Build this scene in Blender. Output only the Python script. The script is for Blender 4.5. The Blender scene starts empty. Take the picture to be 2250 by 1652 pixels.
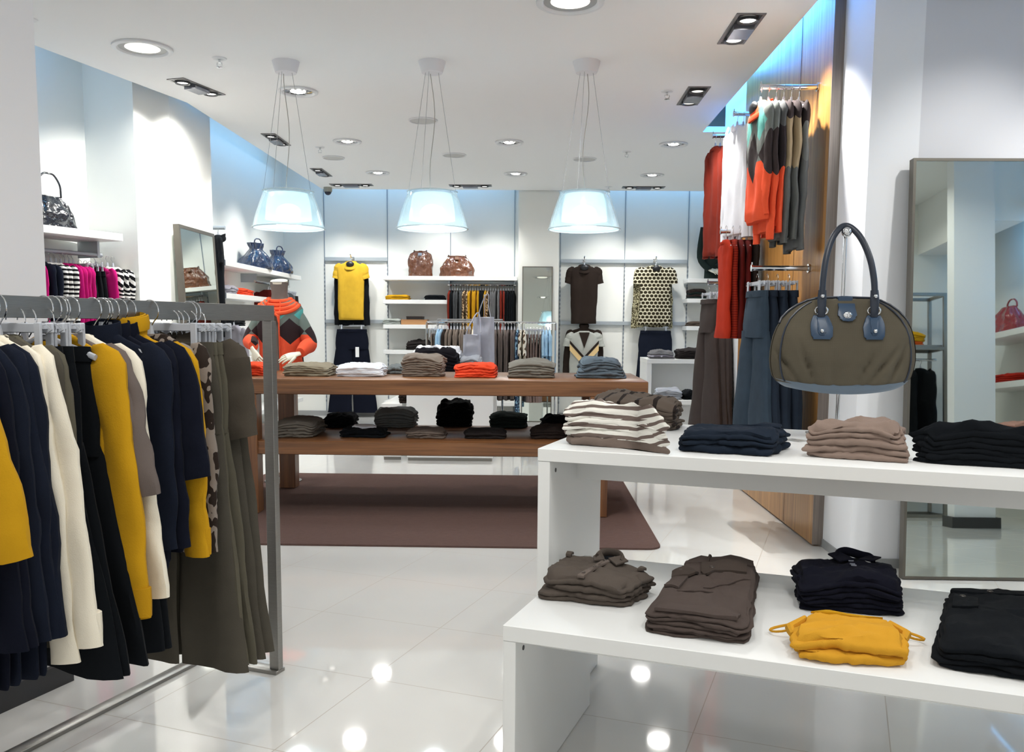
import bpy, math, random
from math import sin, cos, pi, radians
from mathutils import Vector, Matrix, noise

SC = bpy.context.scene
COL = SC.collection

# ------------------------------------------------------------------ camera
F_PX, PITCH, ROLL, YAW, EYE = 1931.4, .1041, .0070, .0226, 1.30
CY = 826 + 91.3
def cam_basis():
    cp, sp = cos(PITCH), sin(PITCH)
    fw, up, rt = Vector((0, cp, -sp)), Vector((0, sp, cp)), Vector((1, 0, 0))
    r2 = rt * cos(ROLL) + up * sin(ROLL); u2 = up * cos(ROLL) - rt * sin(ROLL)
    M = Matrix.Rotation(YAW, 3, 'Z')
    return M @ r2, M @ u2, M @ fw
CR, CU, CF = cam_basis()
cd = bpy.data.cameras.new('camera'); camo = bpy.data.objects.new('camera', cd); COL.objects.link(camo)
m3 = Matrix((CR, CU, -CF)).transposed()
camo.matrix_world = Matrix.Translation((0, 0, EYE)) @ m3.to_4x4()
cd.sensor_width = 36; cd.lens = F_PX / 2250 * 36; cd.shift_y = 91.3 / 2250; cd.clip_start = .05
SC.camera = camo

# ------------------------------------------------------------------ view and world light
SC.view_settings.view_transform = 'Standard'; SC.view_settings.look = 'None'
SC.view_settings.exposure = 0.34; SC.view_settings.gamma = 1; SC.view_settings.use_curve_mapping = False
w = bpy.data.worlds.new('world'); SC.world = w; w.use_nodes = True
w.node_tree.nodes['Background'].inputs[0].default_value = (1, .99, .95, 1)
w.node_tree.nodes['Background'].inputs[1].default_value = .7
P_ROUND, P_SPOT, P_COVE, P_PEND = 10, 13, 2.3, 4


def aim(o, d):
    o.rotation_euler = Vector(d).to_track_quat('-Z', 'Y').to_euler()
def area(name, loc, d, sx, sy, e, col=(1, 1, 1), parent=None, disk=False, spread=pi):
    l = bpy.data.lights.new(name, 'AREA'); l.shape = 'DISK' if disk else 'RECTANGLE'
    l.size = sx
    if not disk: l.size_y = sy
    l.energy = e; l.color = col; l.spread = spread
    o = bpy.data.objects.new(name, l); COL.objects.link(o); o.location = loc; aim(o, d)
    if parent: o.parent = parent
    return o

# ------------------------------------------------------------------ photo measurements -> room
def ray(px, py): return CF + CR * ((px - 1125) / F_PX) + CU * ((CY - py) / F_PX)
CAM = Vector((0, 0, EYE))
def onz(px, py, z): d = ray(px, py); return CAM + d * ((z - EYE) / d.z)
def ony(px, py, y): d = ray(px, py); return CAM + d * (y / d.y)
def onx(px, py, x): d = ray(px, py); return CAM + d * (x / d.x)
def onp(px, py, p, n): d = ray(px, py); n = Vector(n); return CAM + d * ((Vector(p) - CAM).dot(n) / d.dot(n))
GA = radians(19.42)
D1 = Vector((cos(GA), -sin(GA), 0)); D2 = Vector((sin(GA), cos(GA), 0))

# ------------------------------------------------------------------ mesh builder
class G:
    def __init__(s): s.v = []; s.f = []
    def add(s, vs, fs):
        o = len(s.v); s.v += [tuple(p) for p in vs]; s.f += [tuple(i + o for i in f) for f in fs]; return s
    def box(s, x0, y0, z0, x1, y1, z1, b=0):
        if b <= 0:
            vs = [(x, y, z) for z in (z0, z1) for y in (y0, y1) for x in (x0, x1)]
            return s.add(vs, [(0, 2, 3, 1), (4, 5, 7, 6), (0, 1, 5, 4), (2, 6, 7, 3), (0, 4, 6, 2), (1, 3, 7, 5)])
        b = min(b, (x1 - x0) * .45, (y1 - y0) * .45, (z1 - z0) * .45)
        rings = []
        for z, i in ((z0, b), (z0 + b, 0), (z1 - b, 0), (z1, b)):
            a0, a1, c0, c1 = x0 + i, x1 - i, y0 + i, y1 - i
            rings.append([(a0 + b, c0, z), (a1 - b, c0, z), (a1, c0 + b, z), (a1, c1 - b, z), (a1 - b, c1, z), (a0 + b, c1, z), (a0, c1 - b, z), (a0, c0 + b, z)])
        return s.loft(rings)
    def loft(s, rings, cap0=True, cap1=True, closed=True):
        n = len(rings[0]); o = len(s.v)
        for r in rings: s.v += [tuple(p) for p in r]
        for k in range(len(rings) - 1):
            for i in range(n if closed else n - 1):
                j = (i + 1) % n
                s.f.append((o + k * n + i, o + k * n + j, o + (k + 1) * n + j, o + (k + 1) * n + i))
        if cap0: s.f.append(tuple(o + i for i in range(n - 1, -1, -1)))
        if cap1: s.f.append(tuple(o + (len(rings) - 1) * n + i for i in range(n)))
        return s
    def tube(s, pts, r, n=10, flat=1.0, cap=True, up=None):
        pts = [Vector(p) for p in pts]; rs = r if isinstance(r, (list, tuple)) else [r] * len(pts)
        rings = []; t0 = None; u = None
        for i, p in enumerate(pts):
            t = (pts[min(i + 1, len(pts) - 1)] - pts[max(i - 1, 0)]).normalized()
            if u is None:
                ref = Vector(up) if up else (Vector((0, 0, 1)) if abs(t.z) < .9 else Vector((0, 1, 0)))
                u = (ref - t * ref.dot(t)).normalized()
            else:
                u = (u - t * u.dot(t)).normalized()
            w_ = t.cross(u)
            rings.append([p + u * (rs[i] * cos(2 * pi * k / n)) + w_ * (rs[i] * flat * sin(2 * pi * k / n)) for k in range(n)])
        return s.loft(rings, cap, cap)
    def lathe(s, prof, n=32, c=(0, 0, 0), cap0=False, cap1=False):
        rings = [[(c[0] + r * cos(2 * pi * k / n), c[1] + r * sin(2 * pi * k / n), c[2] + z) for k in range(n)] for r, z in prof]
        return s.loft(rings, cap0, cap1)
    def prism(s, poly, z0, z1):
        return s.loft([[(x, y, z0) for x, y in poly], [(x, y, z1) for x, y in poly]])
    def obox(s, c, ax, ay, hx, hy, z0, z1):      # oriented box
        c = Vector(c); ax = Vector(ax); ay = Vector(ay)
        q = [c - ax * hx - ay * hy, c + ax * hx - ay * hy, c + ax * hx + ay * hy, c - ax * hx + ay * hy]
        return s.loft([[(p.x, p.y, z0) for p in q], [(p.x, p.y, z1) for p in q]])
    def ball(s, c, r, n=10, sx=1, sy=1, sz=1):
        pr = [(max(1e-4, sin(pi * k / n)), -cos(pi * k / n)) for k in range(n + 1)]
        rings = [[(c[0] + r * sx * a * cos(2 * pi * k / 12), c[1] + r * sy * a * sin(2 * pi * k / 12), c[2] + r * sz * z) for k in range(12)] for a, z in pr]
        return s.loft(rings)
    def xf(s, M):
        s.v = [tuple(M @ Vector(p)) for p in s.v]; return s

def build(name, g, m, parent=None, smooth=True, loc=None, rz=None, sub=0, angle=40):
    me = bpy.data.meshes.new(name); me.from_pydata(g.v, [], g.f); me.validate()
    import bmesh
    bm = bmesh.new(); bm.from_mesh(me); bmesh.ops.recalc_face_normals(bm, faces=bm.faces)
    if smooth:
        for f in bm.faces: f.smooth = True
        for e in bm.edges:
            if len(e.link_faces) == 2 and e.calc_face_angle(0) > radians(angle): e.smooth = False
    bm.to_mesh(me); bm.free()
    me.materials.append(m)
    o = bpy.data.objects.new(name, me); COL.objects.link(o)
    if parent: o.parent = parent
    if loc is not None: o.location = loc
    if rz is not None: o.rotation_euler = (0, 0, rz)
    if sub:
        md = o.modifiers.new('sub', 'SUBSURF'); md.levels = sub; md.render_levels = sub
    return o
def thing(name, label, cat, loc=(0, 0, 0), rz=0, group=None, rot=None):
    o = bpy.data.objects.new(name, None); COL.objects.link(o); o.empty_display_size = .1
    o.location = loc; o.rotation_euler = rot if rot else (0, 0, rz)
    o['label'] = label; o['category'] = cat
    if group: o['group'] = group
    return o
def tag(o, label, cat, group=None, kind=None):
    o['label'] = label; o['category'] = cat
    if group: o['group'] = group
    if kind: o['kind'] = kind
    return o
def struct(name, g, m, smooth=False, parent=None):
    o = build(name, g, m, parent, smooth)
    if not parent: o['kind'] = 'structure'
    return o
def copy_tree(root, loc, rz=None, label=None, group=None):
    r = root.copy(); COL.objects.link(r); r.location = loc
    if rz is not None: r.rotation_euler = (0, 0, rz)
    if label: r['label'] = label
    if group: r['group'] = group
    for ch in root.children:
        c = ch.copy(); COL.objects.link(c); c.parent = r
        for gch in ch.children:
            d = gch.copy(); COL.objects.link(d); d.parent = c
    return r

# ------------------------------------------------------------------ materials
def lin(c):
    return tuple(((x / 255) / 12.92 if x / 255 <= .04045 else ((x / 255 + .055) / 1.055) ** 2.4) for x in c) + (1,)
MC = {}
class NM:
    def __init__(s, name, rough=.5, metal=0, spec=.5):
        s.m = bpy.data.materials.new(name); s.m.use_nodes = True; s.t = s.m.node_tree; s.n = s.t.nodes
        s.b = s.n['Principled BSDF']; s.b.inputs['Roughness'].default_value = rough
        s.b.inputs['Metallic'].default_value = metal; s.b.inputs['Specular IOR Level'].default_value = spec
    def node(s, ty, **kw):
        x = s.n.new(ty)
        for k, v in kw.items(): setattr(x, k, v)
        return x
    def link(s, a, b): s.t.links.new(a, b)
    def mth(s, op, a, b=None, c=None):
        x = s.n.new('ShaderNodeMath'); x.operation = op
        for i, q in enumerate((a, b, c)):
            if q is None: continue
            if isinstance(q, (int, float)): x.inputs[i].default_value = q
            else: s.link(q, x.inputs[i])
        return x.outputs[0]
    def coord(s, scale=(1, 1, 1), rot=(0, 0, 0), loc=(0, 0, 0)):
        tc = s.n.new('ShaderNodeTexCoord'); mp = s.n.new('ShaderNodeMapping')
        mp.inputs['Scale'].default_value = scale; mp.inputs['Rotation'].default_value = rot; mp.inputs['Location'].default_value = loc
        s.link(tc.outputs['Object'], mp.inputs[0]); return mp.outputs[0]
    def xyz(s, vec):
        x = s.n.new('ShaderNodeSeparateXYZ'); s.link(vec, x.inputs[0]); return x.outputs
    def mix(s, fac, a, b):
        x = s.n.new('ShaderNodeMix'); x.data_type = 'RGBA'
        if isinstance(fac, (int, float)): x.inputs[0].default_value = fac
        else: s.link(fac, x.inputs[0])
        for i, q in ((6, a), (7, b)):
            if isinstance(q, tuple): x.inputs[i].default_value = q
            else: s.link(q, x.inputs[i])
        return x.outputs[2]
    def noise(s, vec, scale, detail=3, rough=.5):
        x = s.n.new('ShaderNodeTexNoise'); x.inputs['Scale'].default_value = scale; x.inputs['Detail'].default_value = detail
        x.inputs['Roughness'].default_value = rough
        if vec: s.link(vec, x.inputs['Vector'])
        return x.outputs[0]
    def bump(s, h, strength=.3, dist=.002):
        x = s.n.new('ShaderNodeBump'); x.inputs['Strength'].default_value = strength; x.inputs['Distance'].default_value = dist
        s.link(h, x.inputs['Height']); s.link(x.outputs[0], s.b.inputs['Normal'])
    def col(s, c):
        if isinstance(c, tuple): s.b.inputs['Base Color'].default_value = c
        else: s.link(c, s.b.inputs['Base Color'])
def paint(name, rgb, rough=.5, metal=0, spec=.5, coat=0):
    if name in MC: return MC[name]
    a = NM(name, rough, metal, spec); a.col(lin(rgb))
    v = a.coord(); n = a.noise(v, 60, 2); a.bump(n, .04, .001)
    if coat: a.b.inputs['Coat Weight'].default_value = coat; a.b.inputs['Coat Roughness'].default_value = .03
    MC[name] = a.m; return a.m
def glow(name, rgb, e):
    a = NM(name, .5); a.col(lin(rgb)); a.b.inputs['Emission Color'].default_value = lin(rgb); a.b.inputs['Emission Strength'].default_value = e
    return a.m
def cloth_base(a, sheen=.2, knit=False):
    sheen *= .1
    a.b.inputs['Specular IOR Level'].default_value = .08
    a.b.inputs['Sheen Weight'].default_value = sheen; a.b.inputs['Sheen Roughness'].default_value = .5
    v = a.coord(); n = a.noise(v, 420 if not knit else 260, 2, .6); m = a.noise(v, 22, 3)
    h = a.mth('ADD', n, a.mth('MULTIPLY', m, 1.5)); a.bump(h, .45, .0016)
    return a.noise(v, 14, 3)
def fabric(name, rgb, rough=.92, sheen=.15, knit=False, var=.12):
    if name in MC: return MC[name]
    a = NM('fabric_' + name, rough, 0, .2); n = cloth_base(a, sheen, knit)
    c = lin(rgb); lo = tuple(x * (1 - var) for x in c[:3]) + (1,); hi = tuple(min(1, x * (1 + var)) for x in c[:3]) + (1,)
    a.col(a.mix(n, lo, hi)); MC[name] = a.m; return a.m
def stripes(name, c1, c2, period, duty=.5, axis=2, distort=0, diag=0, zmix=0):
    if name in MC: return MC[name]
    a = NM('fabric_' + name, .92, 0, .2); cloth_base(a)
    v = a.coord(); o = a.xyz(v); q = o[axis]
    if diag: q = a.mth('ADD', q, a.mth('MULTIPLY', a.mth('ABSOLUTE', o[0]), diag))
    if zmix: q = a.mth('ADD', q, a.mth('MULTIPLY', o[2], zmix))
    if distort: q = a.mth('ADD', q, a.mth('MULTIPLY', a.mth('SUBTRACT', a.noise(v, 9, 2), .5), distort))
    fr = a.mth('FRACT', a.mth('DIVIDE', a.mth('ADD', q, 50 * period), period))
    a.col(a.mix(a.mth('GREATER_THAN', fr, duty), lin(c1), lin(c2))); MC[name] = a.m; return a.m
def argyle(name, top, dia, low, zsplit, accent=None, px=.20, pz=.24, off=0.0):
    """upper colour, big diamonds, lower colour below zsplit (all in the garment's own coordinates)"""
    if name in MC: return MC[name]
    a = NM('fabric_' + name, .92, 0, .2); cloth_base(a, .2, True)
    o = a.xyz(a.coord())
    u = a.mth('ABSOLUTE', a.mth('SUBTRACT', a.mth('FRACT', a.mth('ADD', a.mth('DIVIDE', o[0], px), 20.5 + off)), .5))
    zz = a.mth('SUBTRACT', o[2], zsplit)
    vv = a.mth('ABSOLUTE', a.mth('DIVIDE', a.mth('SUBTRACT', zz, pz * .12), pz))
    dd = a.mth('LESS_THAN', a.mth('ADD', u, vv), .5)
    body = a.mix(a.mth('LESS_THAN', zz, 0), lin(top), lin(low))
    if accent:
        v2 = a.mth('ABSOLUTE', a.mth('DIVIDE', a.mth('SUBTRACT', zz, pz * .75), pz))
        u2 = a.mth('ABSOLUTE', a.mth('SUBTRACT', a.mth('FRACT', a.mth('ADD', a.mth('DIVIDE', o[0], px), 20.0 + off)), .5))
        body = a.mix(a.mth('LESS_THAN', a.mth('ADD', u2, v2), .36), body, lin(accent))
    a.col(a.mix(dd, body, lin(dia))); MC[name] = a.m; return a.m
def dots(name, bg, fg, pitch=.042, r=.37):
    if name in MC: return MC[name]
    a = NM('fabric_' + name, .8, 0, .3); cloth_base(a)
    o = a.xyz(a.coord())
    row = a.mth('FLOOR', a.mth('DIVIDE', o[2], pitch * .86)); sh = a.mth('MULTIPLY', a.mth('MODULO', a.mth('ADD', row, 200), 2), .5)
    u = a.mth('SUBTRACT', a.mth('FRACT', a.mth('ADD', a.mth('ADD', a.mth('DIVIDE', o[0], pitch), 50), sh)), .5)
    v = a.mth('SUBTRACT', a.mth('FRACT', a.mth('DIVIDE', o[2], pitch * .86)), .5)
    d = a.mth('SQRT', a.mth('ADD', a.mth('MULTIPLY', u, u), a.mth('MULTIPLY', v, v)))
    a.col(a.mix(a.mth('LESS_THAN', d, r), lin(bg), lin(fg))); MC[name] = a.m; return a.m
def blot(name, c1, c2, scale=22, th=.5, sz=1):
    if name in MC: return MC[name]
    a = NM('fabric_' + name, .8, 0, .3); cloth_base(a)
    n = a.noise(a.coord((1, 1, sz)), scale, 1)
    a.col(a.mix(a.mth('GREATER_THAN', n, th), lin(c1), lin(c2))); MC[name] = a.m; return a.m
def denimish(name, rgb): return fabric(name, rgb, .85, .1, False, .2)

WHITE = paint('white_lacquer', (236, 237, 236), .35)
WALL = paint('white_wall', (238, 239, 234), .75, spec=.25)
CEIL = paint('ceiling_paint', (240, 241, 241), .9, spec=.1)
DARKM = paint('dark_grey_metal', (70, 70, 72), .4, .6)
STEEL = None
def mk_steel():
    a = NM('brushed_steel', .34, 1); v = a.coord((1, 1, 60))
    n = a.noise(v, 30, 3); a.col(a.mix(n, lin((128, 126, 122)), lin((168, 166, 162)))); a.bump(n, .06, .0005); return a.m
STEEL = mk_steel()
CHROME = paint('chrome', (215, 217, 220), .12, 1)
RAILG = paint('grey_rail', (176, 184, 190), .4, .4)
STANDARD = paint('slot_grey', (120, 135, 150), .6)
BLACKP = paint('black_plastic', (25, 25, 27), .4)
TAGW = paint('paper_tag', (240, 240, 238), .7)
def mk_clear(name, rgb, rough, trans, alpha=1):
    a = NM(name, rough); a.col(lin(rgb)); a.b.inputs['Transmission Weight'].default_value = trans; a.b.inputs['IOR'].default_value = 1.3
    a.b.inputs['Alpha'].default_value = alpha; return a.m
HANGP = mk_clear('milky_plastic', (214, 218, 226), .3, .25)
def mk_glass():
    a = NM('ribbed_clear_glass', .08, 0, .6); a.col(lin((205, 226, 232)))
    a.b.inputs['Alpha'].default_value = .36
    a.b.inputs['Emission Color'].default_value = (0, 0, 0, 1)
    return a.m
GLASS = mk_glass()
MIRROR = None
def mk_mirror():
    a = NM('mirror_glass', .015, 1); a.col(lin((204, 211, 203))); return a.m
MIRROR = mk_mirror()
def wood(name, c1, c2, axis, rough=.35, scale=1.0):
    a = NM(name, rough, 0, .5)
    sc = [14 * scale] * 3; sc[axis] = .55 * scale
    v = a.coord(tuple(sc)); n1 = a.noise(v, 2.2, 6, .62)
    sc2 = [90 * scale] * 3; sc2[axis] = 1.2 * scale
    n2 = a.noise(a.coord(tuple(sc2)), 2.5, 3)
    k = a.mth('ADD', a.mth('MULTIPLY', n1, .65), a.mth('MULTIPLY', n2, .35))
    r = a.node('ShaderNodeValToRGB'); r.color_ramp.elements[0].position = .36; r.color_ramp.elements[1].position = .64
    r.color_ramp.elements[0].color = lin(c1); r.color_ramp.elements[1].color = lin(c2); a.link(k, r.inputs[0])
    a.col(r.outputs[0]); a.bump(k, .05, .0008); return a.m
WALNUT = wood('walnut', (96, 62, 38), (150, 102, 64), 0)
WALNUTL = wood('walnut_legs', (92, 58, 38), (142, 96, 60), 2)
WOODWALL = wood('zebrano_panel', (146, 98, 48), (200, 148, 82), 2, .28, .9)
def mk_floor():
    a = NM('polished_tile', .055, 0, .5)
    T = 1.3 / 2.2033; g = onz(816, 1490.7, 0)
    tc = a.n.new('ShaderNodeTexCoord'); mp = a.n.new('ShaderNodeMapping'); mp.vector_type = 'TEXTURE'
    mp.inputs['Location'].default_value = (g.x, g.y, 0); mp.inputs['Rotation'].default_value = (0, 0, -GA); mp.inputs['Scale'].default_value = (T, T, 1)
    a.link(tc.outputs['Object'], mp.inputs[0]); o = a.xyz(mp.outputs[0])
    def edge(q): return a.mth('ABSOLUTE', a.mth('SUBTRACT', a.mth('FRACT', a.mth('ADD', q, 100.5)), .5))
    e = a.mth('MINIMUM', edge(o[0]), edge(o[1]))
    gr = a.mth('LESS_THAN', e, .0028)
    n = a.noise(mp.outputs[0], 1.3, 3)
    base = a.mix(n, lin((216, 215, 211)), lin((226, 225, 222)))
    a.col(a.mix(gr, base, lin((176, 168, 158))))
    a.link(a.mth('ADD', a.mth('MULTIPLY', gr, .5), .05), a.b.inputs['Roughness'])
    a.b.inputs['Coat Weight'].default_value = .25; a.b.inputs['Coat Roughness'].default_value = .03
    return a.m
FLOOR = mk_floor()
def mk_rug():
    a = NM('woven_rug', .95, 0, .1); v = a.coord(); x = a.xyz(v)
    n = a.noise(v, 260, 2); n2 = a.noise(a.coord((1, 4, 1)), 30, 3)
    a.col(a.mix(a.mth('ADD', a.mth('MULTIPLY', n, .6), a.mth('MULTIPLY', n2, .4)), lin((68, 52, 48)), lin((118, 95, 89))))
    a.bump(n, .6, .003); return a.m
RUG = mk_rug()
def patent(name, rgb):
    a = NM('patent_' + name, .16, 0, .6); a.col(lin(rgb)); v = a.coord()
    n = a.noise(v, 9, 3, .6); a.bump(n, .8, .04)
    a.b.inputs['Coat Weight'].default_value = .8; a.b.inputs['Coat Roughness'].default_value = .06; return a.m
# ================================================================== SETTING
ZC = 3.10; ZR = 3.78
g = G(); g.box(-6, -6, -.05, 6.5, 13.2, 0); struct('floor', g, FLOOR)
# dropped ceiling with light slots along the walls
g = G(); g.prism([(-2.35, -3), (-2.35, 2.0), (-3.95, 3.2), (-3.28, 5.85), (-2.85, 7.37), (-2.83, 11.95), (3.2, 12.03), (3.2, 8.43), (1.56, 8.43), (1.56, 4.5), (4.15, 4.5), (4.15, -3)], ZC, ZC + .05)
struct('ceiling', g, CEIL)
g = G(); g.box(-6, -3.2, ZR, 6.5, 13.2, ZR + .06); struct('ceiling', g, WALL)
# pillar beside the camera on the left
A1 = Vector((-1.69, 3.045, 0))
def quad_prism(p, along, n, la, th, z0, z1):
    p = Vector(p); a = p + along * la; b = a + n * th; c = p + n * th
    return [(p.x, p.y), (a.x, a.y), (b.x, b.y), (c.x, c.y)]
g = G(); g.prism(quad_prism(A1, -D2, -D1, 1.7, .6, 0, 0), 0, ZR); struct('wall_left_pillar', g, paint('pillar_wall', (232, 231, 233), .8, spec=.2))
g = G(); g.prism(quad_prism(A1 + D1 * .022 + D2 * .02, -D2, -D1, 1.74, .66, 0, 0), 0, .08); struct('baseboard_left', g, DARKM)
# bay recess behind it
B1 = Vector((-3.58, 7.116, 0))
g = G(); g.prism(quad_prism(B1 + D2 * .1, -D2, -D1, 4.6, .12, 0, 0), 0, ZR); struct('wall_bay', g, WALL)
for k in (.62,):
    p = B1 - D2 * k + D1 * .003
    g = G(); g.obox(p, D2, D1, .004, .003, .1, ZR); struct('trim_1', g, STANDARD)
pl = [(-3.11, 6.95), (-2.98, 7.32), (-2.98, 8.24), (-3.62, 8.24), (-3.75, 7.05), (-3.58, 7.116)]
g = G(); g.prism(pl, 0, ZR); struct('wall_left_column', g, WALL)
g = G(); g.box(-3.66, 8.2, 0, -3.52, 12.6, ZR); struct('wall_left', g, WALL)
g = G(); g.box(-3.52, 8.24, .05, -3.46, 11.9, 3.34); struct('wall_left_panel', g, WALL)
g = G(); g.box(-3.66, 12.5, 0, 3.4, 12.62, ZR); struct('wall_back', g, WALL)
g = G(); g.box(-3.52, 12.47, 0, 3.2, 12.5, .07); struct('baseboard_back', g, paint('grey_base', (150, 152, 152), .5))
g = G(); g.box(-.2, 12.02, 0, .345, 12.5, ZR); struct('wall_back_column', g, WALL)
k = 2
for px in (712, 851, 990, 1131, 1232, 1374, 1513):
    x = ony(px, 500, 12.49).x
    g = G(); g.box(x - .004, 12.488, .07, x + .004, 12.5, ZR - .02); o = struct('trim_%d' % k, g, STANDARD); k += 1
    if px != 1131:
        g = G()
        for i in range(34): g.box(x - .008, 12.484, .2 + i * .058, x + .008, 12.489, .2 + i * .058 + .03)
        build('slots', g, paint('slot_dark', (120, 128, 138), .6), o)
# partition with the wood panelling, right
WX = 1.68
g = G(); g.box(WX, 5.19, .012, WX + .062, 7.25, ZR); o = struct('wall_wood_panel', g, WOODWALL)
g = G(); g.box(WX - .0015, 5.788, .02, WX, 5.792, ZR); build('panel_joint', g, DARKM, o)
g = G(); g.box(WX, 5.184, .012, WX + .062, 5.19, ZR); build('end_edge', g, wood('grey_edge', (108, 98, 92), (140, 130, 122), 2), o)
g = G(); g.box(WX + .062, 4.74, 0, 2.0, 8.02, ZR); g.box(WX + .002, 7.25, 0, WX + .062, 8.02, ZR); struct('wall_right_partition', g, paint('partition_wall', (236, 238, 242), .8, spec=.2))
g = G(); g.box(2.0, 4.74, 0, 4.8, 4.86, ZR); struct('wall_right', g, paint('mirror_wall', (214, 215, 220), .8, spec=.2))
g = G(); g.box(WX + .055, 4.73, 0, WX + .062, 5.18, .05); g.box(WX + .055, 4.725, 0, 4.6, 4.74, .05); struct('baseboard_right', g, paint('grey_base', (150, 152, 152), .5))
g = G(); g.box(3.2, 8.0, 0, 3.32, 12.6, ZR); struct('wall_far_right', g, WALL)
g = G(); g.box(2.0, 8.02, 0, 3.3, 8.1, ZR); struct('wall_right_return', g, WALL)

# -------- light in the slots (cold blue tubes above the ceiling edge)
BLUE = (.26, .60, 1.0)
TUBE = glow('blue_tube_glass', (120, 180, 255), .8)
def cove(p0, p1, e, face, label, col=None):
    p0, p1 = Vector(p0), Vector(p1); L = (p1 - p0).length
    t = thing('cove_light_tube', label, 'light tube', (p0 + p1) / 2, 0, 'blue tubes in the ceiling slots', )
    a = p0 - (p0 + p1) / 2; b = -a
    gg = G(); gg.tube([a, b], .016, 10); build('tube', gg, TUBE, t)
    gg = G(); n = Vector(face).normalized(); off = -n * .03 + Vector((0, 0, .0))
    gg.tube([a + off, b + off], .022, 6); build('batten', gg, WHITE, t)
    d = Vector(face) + Vector((0, 0, -1.1))
    l = area('cove_lamp', (p0 + p1) / 2 + n * .03, d, L, .04, e * L, col or BLUE)
    # orient long side along the tube
    z = -Vector(d).normalized(); x = (p1 - p0).normalized(); y = z.cross(x)
    l.matrix_world = Matrix.Translation((p0 + p1) / 2 + n * .03) @ Matrix((x, y, z)).transposed().to_4x4()
    l.parent = t; l.matrix_parent_inverse = Matrix.Translation(-(p0 + p1) / 2)
cove((-2.9, 12.1, 3.52), (-.4, 12.1, 3.52), P_COVE*1.0, (0, 1, 0), 'blue fluorescent tube above the ceiling edge over the yellow top')
cove((.5, 12.1, 3.52), (3.0, 12.12, 3.52), P_COVE*1.0, (0, 1, 0), 'blue fluorescent tube above the ceiling edge over the dotted blouse')
cove((-2.95, 8.35, 3.5), (-2.95, 11.7, 3.5), P_COVE*1.0, (-1, 0, 0), 'blue fluorescent tube above the ceiling edge over the blue bags')
cove((-2.92, 7.38, 3.5), (-2.92, 8.15, 3.5), P_COVE * 1.2, (-1, 0, 0), 'blue fluorescent tube above the ceiling edge over the leaning left mirror')
cove((-3.85, 4.2, 3.5), (-3.2, 6.35, 3.5), P_COVE * 1.4, (-1, .35, 0), 'blue fluorescent tube above the ceiling edge over the black handbag')
cove((1.47, 5.25, 3.62), (1.47, 8.3, 3.62), P_COVE * 11, (1, 0, 0), 'blue fluorescent tube above the ceiling edge over the wood panel', (.07, .34, 1.0))

# -------- recessed ceiling lamps
LAMPON = glow('lamp_face', (255, 250, 242), 5)
LAMPDIM = glow('lamp_face_dim', (250, 246, 238), .8)
REFL = paint('lamp_reflector', (205, 208, 212), .18, .9)
TRIMW = paint('lamp_trim', (222, 224, 226), .4)
rounds = [((313, 105), .19, 1, 'large round recessed lamp nearest the left corner of the ceiling'),
          ((655, 200), .15, 2, 'bright round recessed lamp behind the cables of the left pendant'),
          ((763, 310), .14, 2, 'bright round recessed lamp right of the left pendant cables'),
          ((830, 379), .14, 2, 'small bright round recessed lamp near the left end of the back wall'),
          ((1119, 312), .14, 2, 'bright round recessed lamp between the middle and right pendants'),
          ((1133, 381), .14, 2, 'small bright round recessed lamp between pendants, close to the back wall'),
          ((1480, 316), .14, 2, 'bright round recessed lamp left of the hanging rust sweaters'),
          ((1433, 384), .14, 2, 'small bright round recessed lamp at the right, close to the back wall'),
          ((1253, 3), .19, 1, 'large round recessed lamp cut by the top edge of the picture')]
def round_lamp(P, r, on, label, power=None):
    t = thing('recessed_lamp', label, 'ceiling lamp', (P.x, P.y, ZC), 0, 'round recessed ceiling lamps')
    gg = G(); gg.lathe([(r, -.001), (r, -.012), (r * .96, -.016), (r * .84, -.016), (r * .80, -.008), (r * .78, -.001)], 36); build('trim_ring', gg, TRIMW, t)
    if on == 1:
        gg = G(); gg.lathe([(r * .78, -.004), (r * .70, -.003), (r * .58, -.002)], 32); build('reflector', gg, paint('lamp_inner_grey', (170, 172, 172), .5), t)
        gg = G(); gg.lathe([(r * .58, -.003), (.001, -.004)], 32); build('lamp_face', gg, LAMPDIM, t)
    else:
        gg = G()
        for q in range(10):
            a = 2 * pi * q / 10
            gg.add([(r * .78 * cos(a), r * .78 * sin(a), -.002), (r * .78 * cos(a + .5), r * .78 * sin(a + .5), -.002), (r * .4 * cos(a + .4), r * .4 * sin(a + .4), -.012)], [(0, 1, 2)])
        gg.lathe([(r * .8, -.0015), (r * .42, -.002)], 32)
        build('reflector', gg, REFL, t, smooth=False)
        gg = G(); gg.lathe([(r * .36, -.008), (.001, -.009)], 24); build('lamp_face', gg, LAMPON, t)
    area('lamp_light', (0, 0, -.03), (0, 0, -1), r * 1.5, 0, power or P_ROUND, (1, .98, .935), t, True, radians(150))
for q, r, on, lb in rounds: round_lamp(onz(*q, ZC), r, on, lb)
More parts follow.
